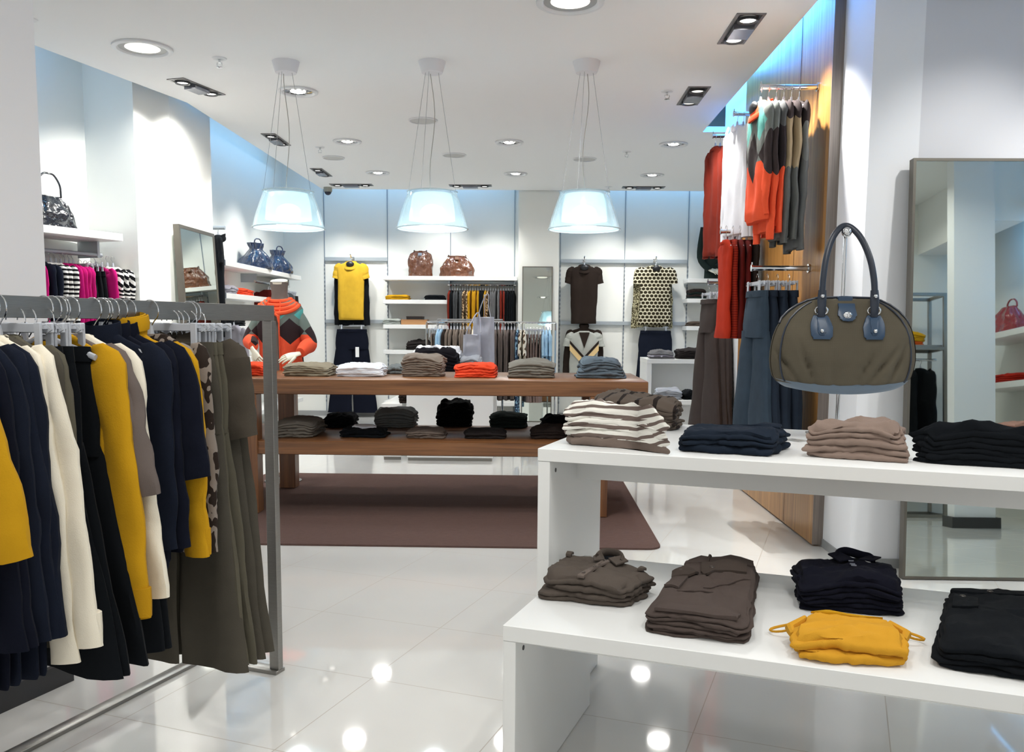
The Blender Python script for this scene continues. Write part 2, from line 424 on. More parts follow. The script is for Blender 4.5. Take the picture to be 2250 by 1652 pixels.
# unseen lamps behind and beside the camera, added to light the near things
for x, y, lb in [(.25, 2.2, 'added unseen recessed lamp in the ceiling above the white display tables'), (-1.3, 1.6, 'added unseen recessed lamp in the ceiling above the near clothes rack'),
                 (1.1, .6, 'unseen round recessed lamp in the ceiling behind the camera on the right'), (-.6, 3.9, 'unseen round recessed lamp in the ceiling above the aisle'),
                 (2.9, 2.2, 'unseen round recessed lamp in the ceiling before the big mirror'), (-.8, -.8, 'unseen round recessed lamp in the ceiling behind the camera on the left')]:
    round_lamp(Vector((x, y, ZC)), .15, 2, lb, P_ROUND * .55)
covers = [((733, 346), .12, 'faint white ceiling ring left of the middle pendant cables'), ((930, 264), .13, 'faint white ceiling ring crossed by the middle pendant cables'),
          ((998, 340), .13, 'flat white ceiling disc right of the middle pendant cables'), ((1285, 349), .13, 'flat white ceiling disc crossed by the right pendant cables')]
for q, r, lb in covers:
    P = onz(*q, ZC); t = thing('ceiling_speaker', lb, 'ceiling disc', (P.x, P.y, ZC), 0, 'unlit round ceiling discs')
    gg = G(); gg.lathe([(r, 0), (r, -.008), (r * .93, -.012), (r * .9, -.006)], 32); build('rim', gg, TRIMW, t)
    gg = G(); gg.lathe([(r * .9, -.005), (.001, -.007)], 32); build('grille', gg, paint('disc_grey', (196, 197, 196), .7), t)
for q, lb in [((482, 128), 'small sprinkler head beside the large round lamp'), ((703, 323), 'small sprinkler head right of the left pendant cables'),
              ((1466, 200), 'small sprinkler head left of the small dark twin spotlight'), ((1377, 333), 'small sprinkler head right of the right pendant cables'),
              ((1337, 410), 'small sprinkler head close to the back wall'), ((64, 42), 'small sprinkler head in the top left corner')]:
    P = onz(*q, ZC); t = thing('sprinkler', lb, 'sprinkler', (P.x, P.y, ZC), 0, 'ceiling sprinklers')
    gg = G(); gg.lathe([(.05, 0), (.045, -.006), (.012, -.01)], 20); build('plate', gg, TRIMW, t)
    gg = G(); gg.tube([(0, 0, -.005), (0, 0, -.03)], .008, 8); gg.tube([(.015, 0, -.028), (.018, 0, -.045), (.004, 0, -.058)], .003, 6); gg.tube([(-.015, 0, -.028), (-.018, 0, -.045), (-.004, 0, -.058)], .003, 6)
    gg.lathe([(.001, -.058), (.02, -.059), (.02, -.062), (.001, -.063)], 14); build('head', gg, CHROME, t)

def twin(cx, cy, ang, Lx, Wy, targets, label, dim=False, k=1, cone=72):
    t = thing('twin_spotlight', label, 'spotlight', (cx, cy, ZC), ang, 'square-framed twin ceiling spots')
    hx, hy = Lx / 2, Wy / 2; f = .018
    gg = G(); gg.box(-hx, -hy, -.006, hx, -hy + f, .0); gg.box(-hx, hy - f, -.006, hx, hy, 0); gg.box(-hx, -hy + f, -.006, -hx + f, hy - f, 0); gg.box(hx - f, -hy + f, -.006, hx, hy - f, 0)
    build('frame', gg, paint('spot_frame', (118, 116, 116), .4, .5), t, smooth=False)
    gg = G(); gg.box(-hx + f, -hy + f, -.003, hx - f, hy - f, -.001); build('housing', gg, BLACKP, t, smooth=False)
    gg = G(); gg.box(-Lx * .17, -hy + f + .006, -.035, Lx * .17, hy - f - .006, -.003); build('ballast', gg, paint('spot_ballast', (132, 134, 142), .25, .7), t, smooth=False)
    for i, sx in enumerate((-1, 1)):
        c = sx * Lx * .33; r = min(hy - f, .065) * .95
        gg = G(); gg.lathe([(r, -.004), (r * 1.0, -.02), (r * .8, -.018), (r * .72, -.008)], 28, (c, 0, 0)); build('lamp_head', gg, DARKM, t)
        gg = G(); gg.lathe([(r * .74, -.010), (.001, -.012)], 24, (c, 0, 0)); build('lamp_face', gg, LAMPDIM if dim else LAMPON, t)
        l = bpy.data.lights.new('spot_light', 'SPOT'); l.energy = P_SPOT * 4 * k; l.spot_size = radians(cone); l.spot_blend = .9; l.shadow_soft_size = .04
        l.color = (1, .98, .935)
        o = bpy.data.objects.new('spot_light', l); COL.objects.link(o); o.parent = t; o.location = (c, 0, -.04)
        wp = Matrix.Rotation(ang, 4, 'Z') @ Vector((c, 0, 0)) + Vector((cx, cy, ZC - .04))
        d = Matrix.Rotation(-ang, 3, 'Z') @ (Vector(targets[i % len(targets)]) - wp); aim(o, d)
twin(-2.585, 6.895, radians(73), .50, .15, [(-3.1, 6.9, 2.2), (-2.98, 7.6, 2.1)], 'twin spotlight nearest the bright left column', False, 2.2, 100)
twin(-2.53, 8.80, radians(90), .55, .14, [(-3.0, 8.2, 1.5), (-3.5, 9.3, 1.6)], 'twin spotlight behind the left pendant cables, second from the column')
twin(-2.53, 10.65, radians(90), .55, .14, [(-3.5, 10.2, 1.6), (-3.4, 11.4, 1.4)], 'twin spotlight above the blue bags near the back left corner')
twin(-2.36, 11.57, 0, .55, .15, [(-2.7, 12.4, 1.6), (-2.2, 12.4, 1.4)], 'wide twin spotlight in front of the yellow top display')
twin(-.82, 11.60, 0, .55, .15, [(-1.4, 12.4, 1.9), (-.5, 12.4, 1.6)], 'wide twin spotlight in front of the brown handbags')
twin(1.42, 11.69, 0, .55, .15, [(.9, 12.4, 1.6), (1.7, 12.4, 1.5)], 'wide twin spotlight in front of the dotted blouse')
twin(1.245, 5.58, radians(90), .55, .17, [(1.70, 5.10, 2.0), (1.68, 5.45, 1.6)], 'large twin spotlight at the upper right before the wood panel', False, 2.6)
twin(1.24, 7.14, radians(90), .55, .17, [(1.6, 6.9, 1.6), (1.6, 7.6, 1.6)], 'small dark twin spotlight above the white blouses', True)
twin(2.6, 3.6, 0, .5, .16, [(2.2, 4.8, 1.5), (3.0, 4.8, 1.2)], 'unseen twin spotlight in the ceiling before the big mirror, outside the picture')  # this and the next three spots are unseen, there for their light
twin(.9, 1.5, radians(70), .5, .16, [(.95, 2.9, 1.0), (.4, 2.3, .5)], 'added unseen twin spotlight in the ceiling above the hanging handbag, outside the picture', False, .5)  # added to light the bag and the white tables
twin(-.5, 1.3, radians(70), .5, .16, [(-1.1, 2.3, .9), (-1.0, 2.9, .9)], 'added unseen twin spotlight in the ceiling above the near rack, outside the picture', False, .5)  # added to light the clothes on the near rack
twin(-.6, 4.3, 0, .5, .16, [(-1.4, 6.2, .9), (.2, 6.2, .9)], 'unseen twin spotlight in the ceiling above the aisle, outside the picture', False, .7)

# security camera dome
P = Vector((-2.72, 11.8, ZC)); t = thing('dome_camera', 'small dark dome camera under the ceiling in the back left corner', 'security camera', P)
g = G(); g.lathe([(.055, 0), (.055, -.05), (.05, -.06)], 24, cap0=True, cap1=True); build('housing', g, paint('camera_grey', (150, 150, 140), .4), t)
g = G(); g.ball((0, 0, -.055), .048, 10); build('dome', g, paint('camera_dome', (22, 28, 50), .08), t)

# -------- pendant lamps
INNER = glow('pendant_diffuser', (206, 240, 252), .6); INNER.node_tree.nodes['Principled BSDF'].inputs['Alpha'].default_value = .62
HOT = glow('pendant_bulb', (236, 250, 255), 5)
def pendant(cx, label):
    y = 6.25; t = thing('pendant_lamp', label, 'pendant lamp', (cx, y, 0), 0, 'three glass pendant lamps over the wooden table')
    gg = G(); gg.lathe([(.095, ZC), (.085, ZC - .035), (.072, ZC - .075), (.001, ZC - .078)], 32); build('ceiling_rose', gg, paint('rose_white', (222, 222, 226), .5), t)
    zt, zb = 2.215, 1.972; rt_, rb_ = .175, .250
    N = 96
    def ring(r, z, amp): return [(r * (1 + amp * (k % 2)) * cos(2 * pi * k / N), r * (1 + amp * (k % 2)) * sin(2 * pi * k / N), z) for k in range(N)]
    gg = G(); prof = [(rt_ - .02, zt + .012, 0), (rt_ - .004, zt, 0), (.195, zt - .07, .012), (.222, zt - .15, .012), (rb_ - .008, zb + .018, .008), (rb_, zb + .004, 0), (rb_ + .002, zb, 0), (rb_ - .006, zb, 0), (rb_ - .014, zb + .018, 0), (.214, zt - .15, 0), (.188, zt - .07, 0), (rt_ - .012, zt - .004, 0)]
    gg.loft([ring(r, z, a) for r, z, a in prof], False, False)
    build('glass_shade', gg, GLASS, t, angle=180)
    gg = G(); gg.lathe([(rb_ + .004, zb + .002), (rb_ + .004, zb - .003), (rb_ - .008, zb - .003), (rb_ - .008, zb + .002), (rb_ + .004, zb + .002)], 48); build('rim', gg, mk_rim, t)
    gg = G(); gg.lathe([(rt_ - .002, zt + .004), (rt_ + .003, zt + .01), (rt_ - .015, zt + .014), (rt_ - .018, zt + .006)], 48); build('top_rim', gg, mk_rim, t)
    gg = G(); gg.loft([ring(r, z, .012) for r, z in [(.13, zt - .005), (.142, zt - .05), (.152, zt - .11), (.158, zt - .185)]], True, False); build('diffuser', gg, INNER, t, angle=180)
    gg = G(); gg.ball((0, 0, zt - .135), .085, 12, 1, 1, .7); build('bulb', gg, HOT, t)
    for i, a in enumerate((radians(200), radians(250), radians(350))):
        gg = G(); p0 = Vector((.045 * cos(a), .045 * sin(a), ZC - .07)); p1 = Vector((rt_ * .96 * cos(a), rt_ * .96 * sin(a), zt + .006)); gg.tube([p0, p1], .0016, 5); build('suspension_cable', gg, paint('steel_wire', (168, 170, 172), .4, .5), t)
    rnd = random.Random(int(cx * 100)); gg = G(); pts = []
    for i in range(13):
        f = i / 12; pts.append((.02 * sin(f * 6.2 + cx) * (1 - f * .2), .01 * cos(f * 5), ZC - .07 + f * (zt + .0 - ZC + .07)))
    gg.tube(pts, .0028, 6); build('power_cord', gg, paint('cord_grey', (168, 166, 160), .6), t)
    l = bpy.data.lights.new('pendant_light', 'POINT'); l.energy = P_PEND; l.color = (.88, .96, 1); l.shadow_soft_size = .09
    o = bpy.data.objects.new('pendant_light', l); COL.objects.link(o); o.parent = t; o.location = (0, 0, zb - .02)
mk_rim = mk_clear('glass_rim', (205, 222, 228), .1, 0, .75)
for px, lb in ((634, 'ribbed glass pendant lamp over the left part of the wooden table'), (950, 'middle of the three ribbed glass pendant lamps'), (1284, 'ribbed glass pendant lamp on the right, nearest the wood panel')):
    pendant(ony(px, 460, 6.25).x, lb)
# ================================================================== FURNITURE
# wooden table on the rug
g = G()
def rrect(x0, y0, x1, y1, r, n=6):
    p = []
    for cx, cy, a0 in ((x1 - r, y1 - r, 0), (x0 + r, y1 - r, 90), (x0 + r, y0 + r, 180), (x1 - r, y0 + r, 270)):
        for i in range(n + 1): a = radians(a0 + 90 * i / n); p.append((cx + r * cos(a), cy + r * sin(a)))
    return p
g.prism(rrect(-2.3, 5.05, .77, 7.52, .09), .0005, .012)
tag(build('rug', g, RUG), 'large dark brown woven rug under the wooden display table', 'rug')
t = thing('display_table', 'long two-level walnut display table standing on the brown rug', 'table', (-.715, 6.38, .0125))
def tb(x0, x1, y0, y1, z0, z1, b=.004): gg = G(); gg.box(x0 + .715, y0 - 6.38, z0 - .0125, x1 + .715, y1 - 6.38, z1 - .0125, b); return gg
build('tabletop', tb(-2.2, .775, 5.87, 6.92, .83, .935), WALNUT, t)
build('lower_shelf', tb(-2.2 , .775, 5.885, 6.90, .418, .512), WALNUT, t)
for x in (-1.985, .39):
    for y in (5.865, 6.80):
        build('leg', tb(x, x + .125, y, y + .125, .0125, .83, .004), WALNUTL, t)

# white nested tables in front
LP0 = Vector((-.071, 2.233, 0)); UP0 = Vector((.0195, 2.72, 0))
def wtable(name, label, P, L, depth, pdepth, ztop, th, pth, aset, ah, low=None, group=None):
    t = thing(name, label, 'table', P, -GA, group)
    gg = G(); gg.box(0, 0, ztop - th, L, depth, ztop, .0015); build('tabletop', gg, WHITE, t)
    for x in (0, L - pth):
        gg = G(); gg.box(x + .001, .001, .002, x + pth, pdepth, ztop - th - .0008, .001); build('side_panel', gg, WHITE, t)
    gg = G(); gg.box(pth, aset, ztop - th - ah, L - pth, aset + .02, ztop - th); build('apron', gg, WHITE, t)
    if low:
        gg = G(); gg.box(pth, low[0], low[1], L - pth, low[0] + .02, low[2]); build('bottom_rail', gg, WHITE, t)
    gg = G(); gg.tube([(pth, .06, ztop - th - .035), (pth + .0015, .06, ztop - th - .035)], .007, 10); build('screw_cap', gg, DARKM, t)
    return t
wtable('nesting_table', 'low white nesting table at the front right, pushed partly under the taller one', LP0, 2.05, .765, .74, .52, .042, .036, .21, .085)
wtable('nesting_table', 'taller white nesting table on the right that carries the striped knitwear', UP0, 2.0, .87, .62, .92, .040, .040, .30, .10)

# rack builder: square steel frame
def steel_rack(label, P, ang, L, h, w, name='clothes_rack', bw=.055, th=.028):
    t = thing(name, label, 'clothes rack', P, ang)
    # local y runs along the rail (towards -y = near end), x across; feet reach to -x
    gg = G(); gg.box(-th / 2, -L, h - bw, th / 2, th / 2, h, .001); build('rail', gg, STEEL, t)
    for y in (0, -L):
        gg = G(); gg.box(-th / 2 - .006, y - th / 2, .014, th / 2 + .006, y + th / 2, h - bw, .001); build('post', gg, STEEL, t)
        gg = G(); gg.box(-w, y - .03, 0, th / 2 + .006, y + .025, .014, .001); build('foot', gg, STEEL, t)
    gg = G(); gg.box(-w, -L, .0, -w + .05, 0, .014, .001); build('base_bar', gg, STEEL, t)
    return t
FT = Vector((-.95, 3.165, 0))
steel_rack('brushed steel clothes rack at the left, full of dark, cream and mustard garments', FT, -GA, 1.75, 1.366, .37)

# chrome rack behind the wooden table
t = thing('clothes_rack', 'thin chrome clothes rack behind the wooden table in front of the back wall', 'clothes rack', (-.45, 9.5, 0))
g = G(); g.tube([(-.69, 0, 1.335), (.70, 0, 1.335)], .011, 8); build('rail', g, CHROME, t)
for x in (-.69, .70):
    g = G(); g.tube([(x, 0, 1.33), (x, 0, .02)], .012, 8); g.tube([(x, -.25, .015), (x, .25, .015)], .012, 8); build('post', g, CHROME, t)
t = thing('clothes_rack', 'second chrome rack standing close behind the first, its rail ending at the silver tote', 'clothes rack', (-.75, 9.75, 0))
g = G(); g.tube([(-.30, 0, 1.36), (.42, 0, 1.36)], .011, 8); build('rail', g, CHROME, t)
for x in (-.30, .42):
    g = G(); g.tube([(x, 0, 1.355), (x, 0, .02)], .012, 8); g.tube([(x, -.2, .015), (x, .2, .015)], .012, 8); build('post', g, CHROME, t)

# white tables in the middle distance
def wbox_table(label, x0, x1, y0, y1, z, th=.05, pt=.05, front=True):
    t = thing('white_table', label, 'table', ((x0 + x1) / 2, (y0 + y1) / 2, 0))
    cx, cy = (x0 + x1) / 2, (y0 + y1) / 2
    gg = G(); gg.box(x0 - cx, y0 - cy, z - th, x1 - cx, y1 - cy, z, .002); build('tabletop', gg, WHITE, t)
    for a, b in ((y0, y0 + pt), (y1 - pt, y1)) if front else ():
        gg = G(); gg.box(x0 - cx + .01, a - cy, 0.03, x1 - cx - .01, b - cy, z - th, .002); build('end_panel', gg, WHITE, t)
        gg = G(); gg.box(x0 - cx + .02, a - cy + .008, 0, x1 - cx - .02, b - cy - .005, .03); build('plinth', gg, STEEL, t)
    if not front:
        for a, b in ((x0, x0 + pt), (x1 - pt, x1)):
            gg = G(); gg.box(a - cx, y0 - cy + .01, 0, b - cx, y1 - cy - .01, z - th, .002); build('end_panel', gg, WHITE, t)
        gg = G(); gg.box(x0 + pt - cx, y1 - cy - .3, .05, x1 - pt - cx, y1 - cy - .27, z - th); build('back_panel', gg, WHITE, t)
    return t
wbox_table('white table seen end-on behind the wooden table, piled with black and grey clothes', -1.21, -.36, 8.36, 9.25, .84)
wbox_table('low white table beside it on the left, below the back shelves', -1.45, -1.25, 8.40, 9.6, .545)
wbox_table('white table at the right with striped and black folded clothes, beside the hanging brown trousers', 1.17, 2.3, 9.0, 9.6, .972, .045, .05, False)
wbox_table('low white table under it at the right, carrying grey and black folded clothes', 1.26, 2.3, 8.45, 8.95, .60, .045, .05, False)

# wall shelves
def shelf(label, x0, x1, y0, y1, z, group=None, th=.055, br=None):
    t = thing('wall_shelf', label, 'shelf', ((x0 + x1) / 2, (y0 + y1) / 2, z), 0, group)
    hx, hy = (x1 - x0) / 2, (y1 - y0) / 2
    gg = G(); gg.box(-hx, -hy, -th, hx, hy, 0, .002); build('board', gg, WHITE, t)
    if br == 'x0':
        gg = G(); gg.box(-hx, -hy - .012, -th, hx - .0, -hy, .004); build('end_bracket', gg, paint('shelf_bracket', (128, 134, 146), .4, .5), t)
    else:
        for sx in (-hx + .01, hx - .03):
            gg = G(); gg.box(sx, hy - .22, -th - .018, sx + .02, hy, -th); build('bracket', gg, RAILG, t)
    return t
YB = 12.13
shelf('long white top shelf on the back wall holding the brown handbags', -2.06, -.22, YB, 12.48, 1.968)
shelf('white back-wall shelf with yellow and black folded knitwear', -2.06, -1.15, YB, 12.48, 1.645, 'shelves under the brown handbags')
shelf('white back-wall shelf carrying a wooden box', -2.06, -1.15, YB, 12.48, 1.305, 'shelves under the brown handbags')
shelf('white back-wall shelf with one rumpled dark jumper', -2.06, -1.15, YB, 12.48, .955, 'shelves under the brown handbags')
shelf('white back-wall shelf nearest the floor at the left, seen under the wooden tabletop', -2.06, -.22, YB, 12.48, .245, 'shelves under the brown handbags')
XL = -3.15
shelf('white shelf on the left wall carrying two blue bags', -3.46, XL, 9.05, 12.0, 1.948, None, .055, 'x0')
shelf('white shelf on the left wall with grey and orange folded knitwear', -3.46, XL, 9.05, 10.55, 1.615, None, .055, 'x0')
shelf('white shelf on the left wall at rail height, dark clothes on it', -3.46, XL, 9.05, 10.55, 1.275, None, .055, 'x0')
shelf('white shelf low on the left wall behind the mannequin', -3.46, XL, 9.05, 10.55, .93, None, .055, 'x0')
shelf('white shelf near the floor on the left wall', -3.46, XL, 9.05, 12.0, .30, None, .055, 'x0')
for z, lb in ((1.955, 'short white shelf at the right end of the back wall under the mannequin sleeve'), (1.685, 'short white shelf with dark green folded clothes beside the brown trousers'), (1.31, 'short white shelf with one thin brown folded top beside the brown trousers')):
    shelf(lb, 2.10, 2.8, 12.12, 12.48, z)
# bay shelf with rail
def bay(px, py, z, off): return onz(px, py, z)
S0, S1 = onz(85, 492, 1.985), onz(270, 514, 1.985)
sd = (S1 - S0).normalized(); sn = Vector((-sd.y, sd.x, 0))
t = thing('wall_shelf', 'white shelf in the left recess holding the black patent handbag', 'shelf', S1, math.atan2(sd.y, sd.x))
g = G(); g.box(-2.4, 0, -.055, 0, .42, 0, .002); build('board', g, WHITE, t)
t = thing('hanging_rail', 'round rail in the left recess holding pink, striped and black clothes', 'rail', S1 - sd * .02 + sn * .22 - Vector((0, 0, .16)), math.atan2(sd.y, sd.x))
g = G(); g.tube([(-2.3, 0, 0), (0, 0, 0)], .017, 10); build('bar', g, RAILG, t)
for x in (-2.2, -.04):
    g = G(); g.box(x - .01, -.02, -.02, x + .01, .2, .105); build('bracket', g, RAILG, t)
BAYR = (S1 - sd * .02 + sn * .22 - Vector((0, 0, .16)), sd, sn)

def rail_x(label, x0, x1, y, z, wall, name='hanging_rail'):
    t = thing(name, label, 'rail', ((x0 + x1) / 2, y, z))
    h = (x1 - x0) / 2
    gg = G(); gg.tube([(-h, 0, 0), (h, 0, 0)], .014, 8); build('bar', gg, CHROME, t)
    for s_ in (-h + .02, h - .02):
        gg = G(); gg.box(s_ - .008, -.01, -.01, s_ + .008, wall - y, .05); build('bracket', gg, RAILG, t)
    return t
rail_x('chrome rail under the top shelf on the back wall, packed with coloured clothes', -1.18, -.235, 12.28, 1.86, 12.48)
t = thing('hanging_rail', 'chrome rail under the left wall shelf holding grey garments', 'rail', (-3.28, 11.15, 1.80))
g = G(); g.tube([(0, -.75, 0), (0, .72, 0)], .016, 8); build('bar', g, CHROME, t)
for y in (-.7, .68):
    g = G(); g.box(-.18, y - .008, -.01, .01, y + .008, .09); build('bracket', g, RAILG, t)

# flat grey display rails on the back wall with a face-out hook
def flat_rail(label, x0, x1, z, hooks=()):
    t = thing('display_rail', label, 'rail', ((x0 + x1) / 2, 12.465, z))
    h = (x1 - x0) / 2
    gg = G(); gg.box(-h, -.012, -.025, h, .018, .025, .002); build('bar', gg, RAILG, t)
    for hx in hooks:
        q = hx - (x0 + x1) / 2
        gg = G(); gg.tube([(q, -.012, 0), (q, -.16, .012), (q, -.20, .05)], .010, 6); gg.box(q - .02, -.02, -.02, q + .02, -.01, .03); build('hook', gg, CHROME, t)
    return t
HXY, HXB, HXD = ony(771, 575, 12.3).x, ony(1284, 580, 12.3).x, ony(1441, 583, 12.3).x
flat_rail('grey wall rail above the yellow top', -2.93, -2.05, 2.215, (HXY,))
flat_rail('grey wall rail behind the black trousers, left of the shelves', -2.93, -2.05, 1.345, (HXY,))
flat_rail('grey wall rail above the dark brown dress and dotted blouse', .39, 2.14, 2.205, (HXB, HXD))
flat_rail('grey wall rail behind the dark brown dress and dotted blouse hems', .39, 2.14, 1.345, (HXB, HXD))

# mirrors
def mirror(label, P, ang, w_, h, tilt, fr=.014, depth=.05):
    t = thing('leaning_mirror', label, 'mirror', P, rot=(Matrix.Rotation(ang, 3, 'Z') @ Matrix.Rotation(tilt, 3, 'X')).to_euler())
    f = fr
    gg = G(); gg.box(0, 0, 0, f, depth, h); gg.box(w_ - f, 0, 0, w_, depth, h); gg.box(f, 0, h - f, w_ - f, depth, h); gg.box(f, 0, 0, w_ - f, depth, f)
    build('frame', gg, paint('mirror_frame', (104, 100, 92), .4, .6), t, smooth=False)
    gg = G(); gg.box(f, .004, f, w_ - f, depth - .01, h - f); build('glass', gg, MIRROR, t, smooth=False)
    return t
mirror('tall leaning mirror at the right edge reflecting white shelves', (1.935, 4.505, .004), 0, 1.15, 2.165, radians(-3.6))
mirror('narrow leaning mirror on the white column of the back wall', (-.145, 11.86, .003), 0, .41, 2.095, radians(-3.2), .012, .03)
mirror('leaning mirror on the bright left column reflecting a brown bag', (-2.80, 7.25, .003), radians(90 - .0), .81, 2.11, radians(-2.8), .03, .05)
# ================================================================== CLOTH BUILDERS
def nz(x, y, z, s=1.0): return noise.noise(Vector((x * s, y * s, z * s)))
def body_geo(prof, seed=0, N=28, fold=.01, ffreq=3.0, topcap=True, e=.75, skew=0):
    """prof: list of (z, half width, half thickness, y offset); closed ring loft with vertical folds growing downwards"""
    g = G(); rings = []; z0, z1 = prof[0][0], prof[-1][0]
    for z, hw, ht, yo in prof:
        f = min(1, max(0, (z0 - z) / max(.05, abs(z1 - z0)))) ; r = []
        for k in range(N):
            a = 2 * pi * k / N; c, s_ = cos(a), sin(a)
            x = hw * (abs(c) ** e) * (1 if c >= 0 else -1); y = ht * (abs(s_) ** .8) * (1 if s_ >= 0 else -1)
            wv = fold * (f ** .6) * (.9 * nz(x * 5 + seed * 2, z * 3 + seed, 5) + sin(ffreq * x / max(hw, .02) * 2 + seed * 1.7) * .6 + nz(x * 9 + seed, z * 2, seed * 3.1) * 1.2)
            x += .3 * fold * f * nz(z * 4, seed, y * 20)
            r.append((x + skew * f, y + yo + wv, z + .004 * nz(x * 12, seed, 2)))
        rings.append(r)
    g.loft(rings, topcap, True); return g
def sleeve_geo(side, w, z0, L, out, r0, r1, seed=0, N=12, flat=.5, fwd=0.0, segs=9):
    pts = []; rs = []
    for i in range(segs + 1):
        f = i / segs
        x = side * (w - .028 + out * (f ** .8) + .006 * nz(f * 5, seed, 1)); y = fwd * f + .006 * nz(f * 4, seed, 7)
        pts.append((x, y, z0 - L * f)); rs.append((r0 + (r1 - r0) * f) * (1 + .10 * nz(f * 6, seed, 3)))
    pts = [(side * (w * .70), 0, z0 + .030), (side * (w * .80), 0, z0 + .022), (side * (w * .87), 0, z0 + .008)] + [(a, b, c - .012) for a, b, c in pts]
    rs = [r0 * .15, r0 * .42, r0 * .72] + rs
    g = G(); g.tube(pts, rs, N, flat, True, up=(1, 0, 0)); return g
def crumple(g, amp, sc, seed):
    out = []
    for x, y, z in g.v:
        n1 = noise.noise_vector(Vector((x * sc + seed, y * sc * .6, z * sc * .45 + seed))); n2 = noise.noise_vector(Vector((x * sc * 2.6, y * sc * 2 + seed, z * sc * 1.3)))
        out.append((x + amp * (n1.x + .45 * n2.x), y + amp * (n1.y + .45 * n2.y) * 1.2, z + amp * .4 * n1.z))
    g.v = out; return g
def neck_ring(rx, ry, z, h, th, seed=0, lean=0, N=24, segs=1, dip=.018):
    g = G(); rings = []
    prof = [(1, 0), (1.04, h * .5), (.98, h), (.92, h * 1.02), (.9, h * .5), (.88, -.004)]
    for s_, dz in prof:
        rings.append([(rx * s_ * cos(2 * pi * k / N), ry * s_ * sin(2 * pi * k / N) + lean * dz, z + dz - (dip * (1 - sin(2 * pi * k / N)) * .5) + .003 * nz(k, seed, 2)) for k in range(N)])
    g.loft(rings, False, False); return g
def top_profile(w, L, t, flare=1.0, waist=.94):
    return [(0, .062, t * .8, 0), (-.012, .085, t, 0), (-.035, w * .72, t, 0), (-.055, w * .90, t, 0), (-.085, w * .985, t, 0), (-.13, w * .97, t * 1.1, 0), (-.22, w * waist, t * 1.15, 0),
            (-L * .5, w * waist, t * 1.1, 0), (-L * .7, w * (waist + flare) / 2, t * 1.15, 0), (-L * .9, w * flare, t * 1.25, 0), (-L + .012, w * flare * 1.005, t * 1.25, 0), (-L, w * flare * .985, t * 1.05, 0)]
SEED = [0]
def make_top(kind, label, loc, rz, m, w=.2, L=.62, t=.02, sleeve='long', sl=.56, out=.05, flare=1.0, neck='crew', neckm=None, cuffm=None, lod=1, cat='sweater', group=None, fold=.012, hanger=None, lower=None, fwd=0, buttons=0, r0=.062, r1=.042):
    SEED[0] += 1; sd_ = SEED[0] * 1.37
    N = 32 if lod else 14
    T = thing(kind, label, cat, loc, rz, group)
    prof = top_profile(w, L, t, flare)
    if lod:
        p2 = []
        for i in range(len(prof) - 1):
            a, b = prof[i], prof[i + 1]; n = 3 if a[0] - b[0] > .06 else 1
            for k in range(n): f = k / n; p2.append(tuple(a[j] + (b[j] - a[j]) * f for j in range(4)))
        prof = p2 + [prof[-1]]
    bg = body_geo(prof, sd_, 44 if lod else N, fold)
    if lod: crumple(bg, .009, 11, sd_)
    build('body', bg, m, T)
    if sleeve:
        for s_ in (-1, 1):
            g = sleeve_geo(s_, w, -.062, sl, out, r0, r1, sd_ + s_, 16 if lod else 8, .42, fwd, 20 if lod else 8)
            if lod: crumple(g, .009, 13, sd_ + s_ * 5)
            build('sleeve', g, m, T)
            if cuffm:
                g = G(); f = 1; x = s_ * (w - .028 + out); g.tube([(x - s_ * .002, fwd, -.062 - sl + .07), (x, fwd, -.062 - sl + .035), (x, fwd, -.062 - sl - .004)], [r1 * 1.04, r1 * 1.02, r1 * .99], 12, .46, True, up=(1, 0, 0)); build('cuff', g, cuffm, T)
    nm = neckm or m
    if neck == 'crew': build('collar', neck_ring(.07, .03 + t * .4, -.018, .02, .004, sd_), nm, T)
    elif neck == 'mock': build('collar', neck_ring(.062, .036, -.014, .055, .005, sd_), nm, T)
    elif neck == 'turtle':
        g = neck_ring(.06, .038, -.012, .075, .006, sd_); g2 = neck_ring(.068, .044, .02, .04, .005, sd_); g.add(g2.v, g2.f); build('collar', g, nm, T)
    elif neck == 'cowl':
        g = neck_ring(.085, .05 + t * .3, -.030, .05, .006, sd_, .2, dip=.055); g2 = neck_ring(.100, .058 + t * .3, -.045, .034, .006, sd_ + 2, .1, dip=.07); g.add(g2.v, g2.f); build('collar', g, nm, T)
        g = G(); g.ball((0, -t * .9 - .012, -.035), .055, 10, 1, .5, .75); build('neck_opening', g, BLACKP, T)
    elif neck == 'shirt':
        g = neck_ring(.066, .034, -.02, .03, .004, sd_)
        for s_ in (-1, 1): g.add([(s_ * .005, -.036 - t, -.012), (s_ * .06, -.03 - t, .008), (s_ * .075, -.045 - t, -.045), (s_ * .03, -.046 - t, -.06)], [(0, 1, 2, 3)])
        build('collar', g, nm, T)
    if buttons:
        for i in range(buttons):
            g = G(); z = -.10 - i * (L - .16) / max(1, buttons - 1); g.ball((0.004, -t * 1.25 - .003, z), .007, 6, 1, .4, 1); build('button', g, paint('button_dark', (40, 34, 30), .3), T)
    if hanger: make_hanger(hanger, loc, rz, w, lod)
    return T
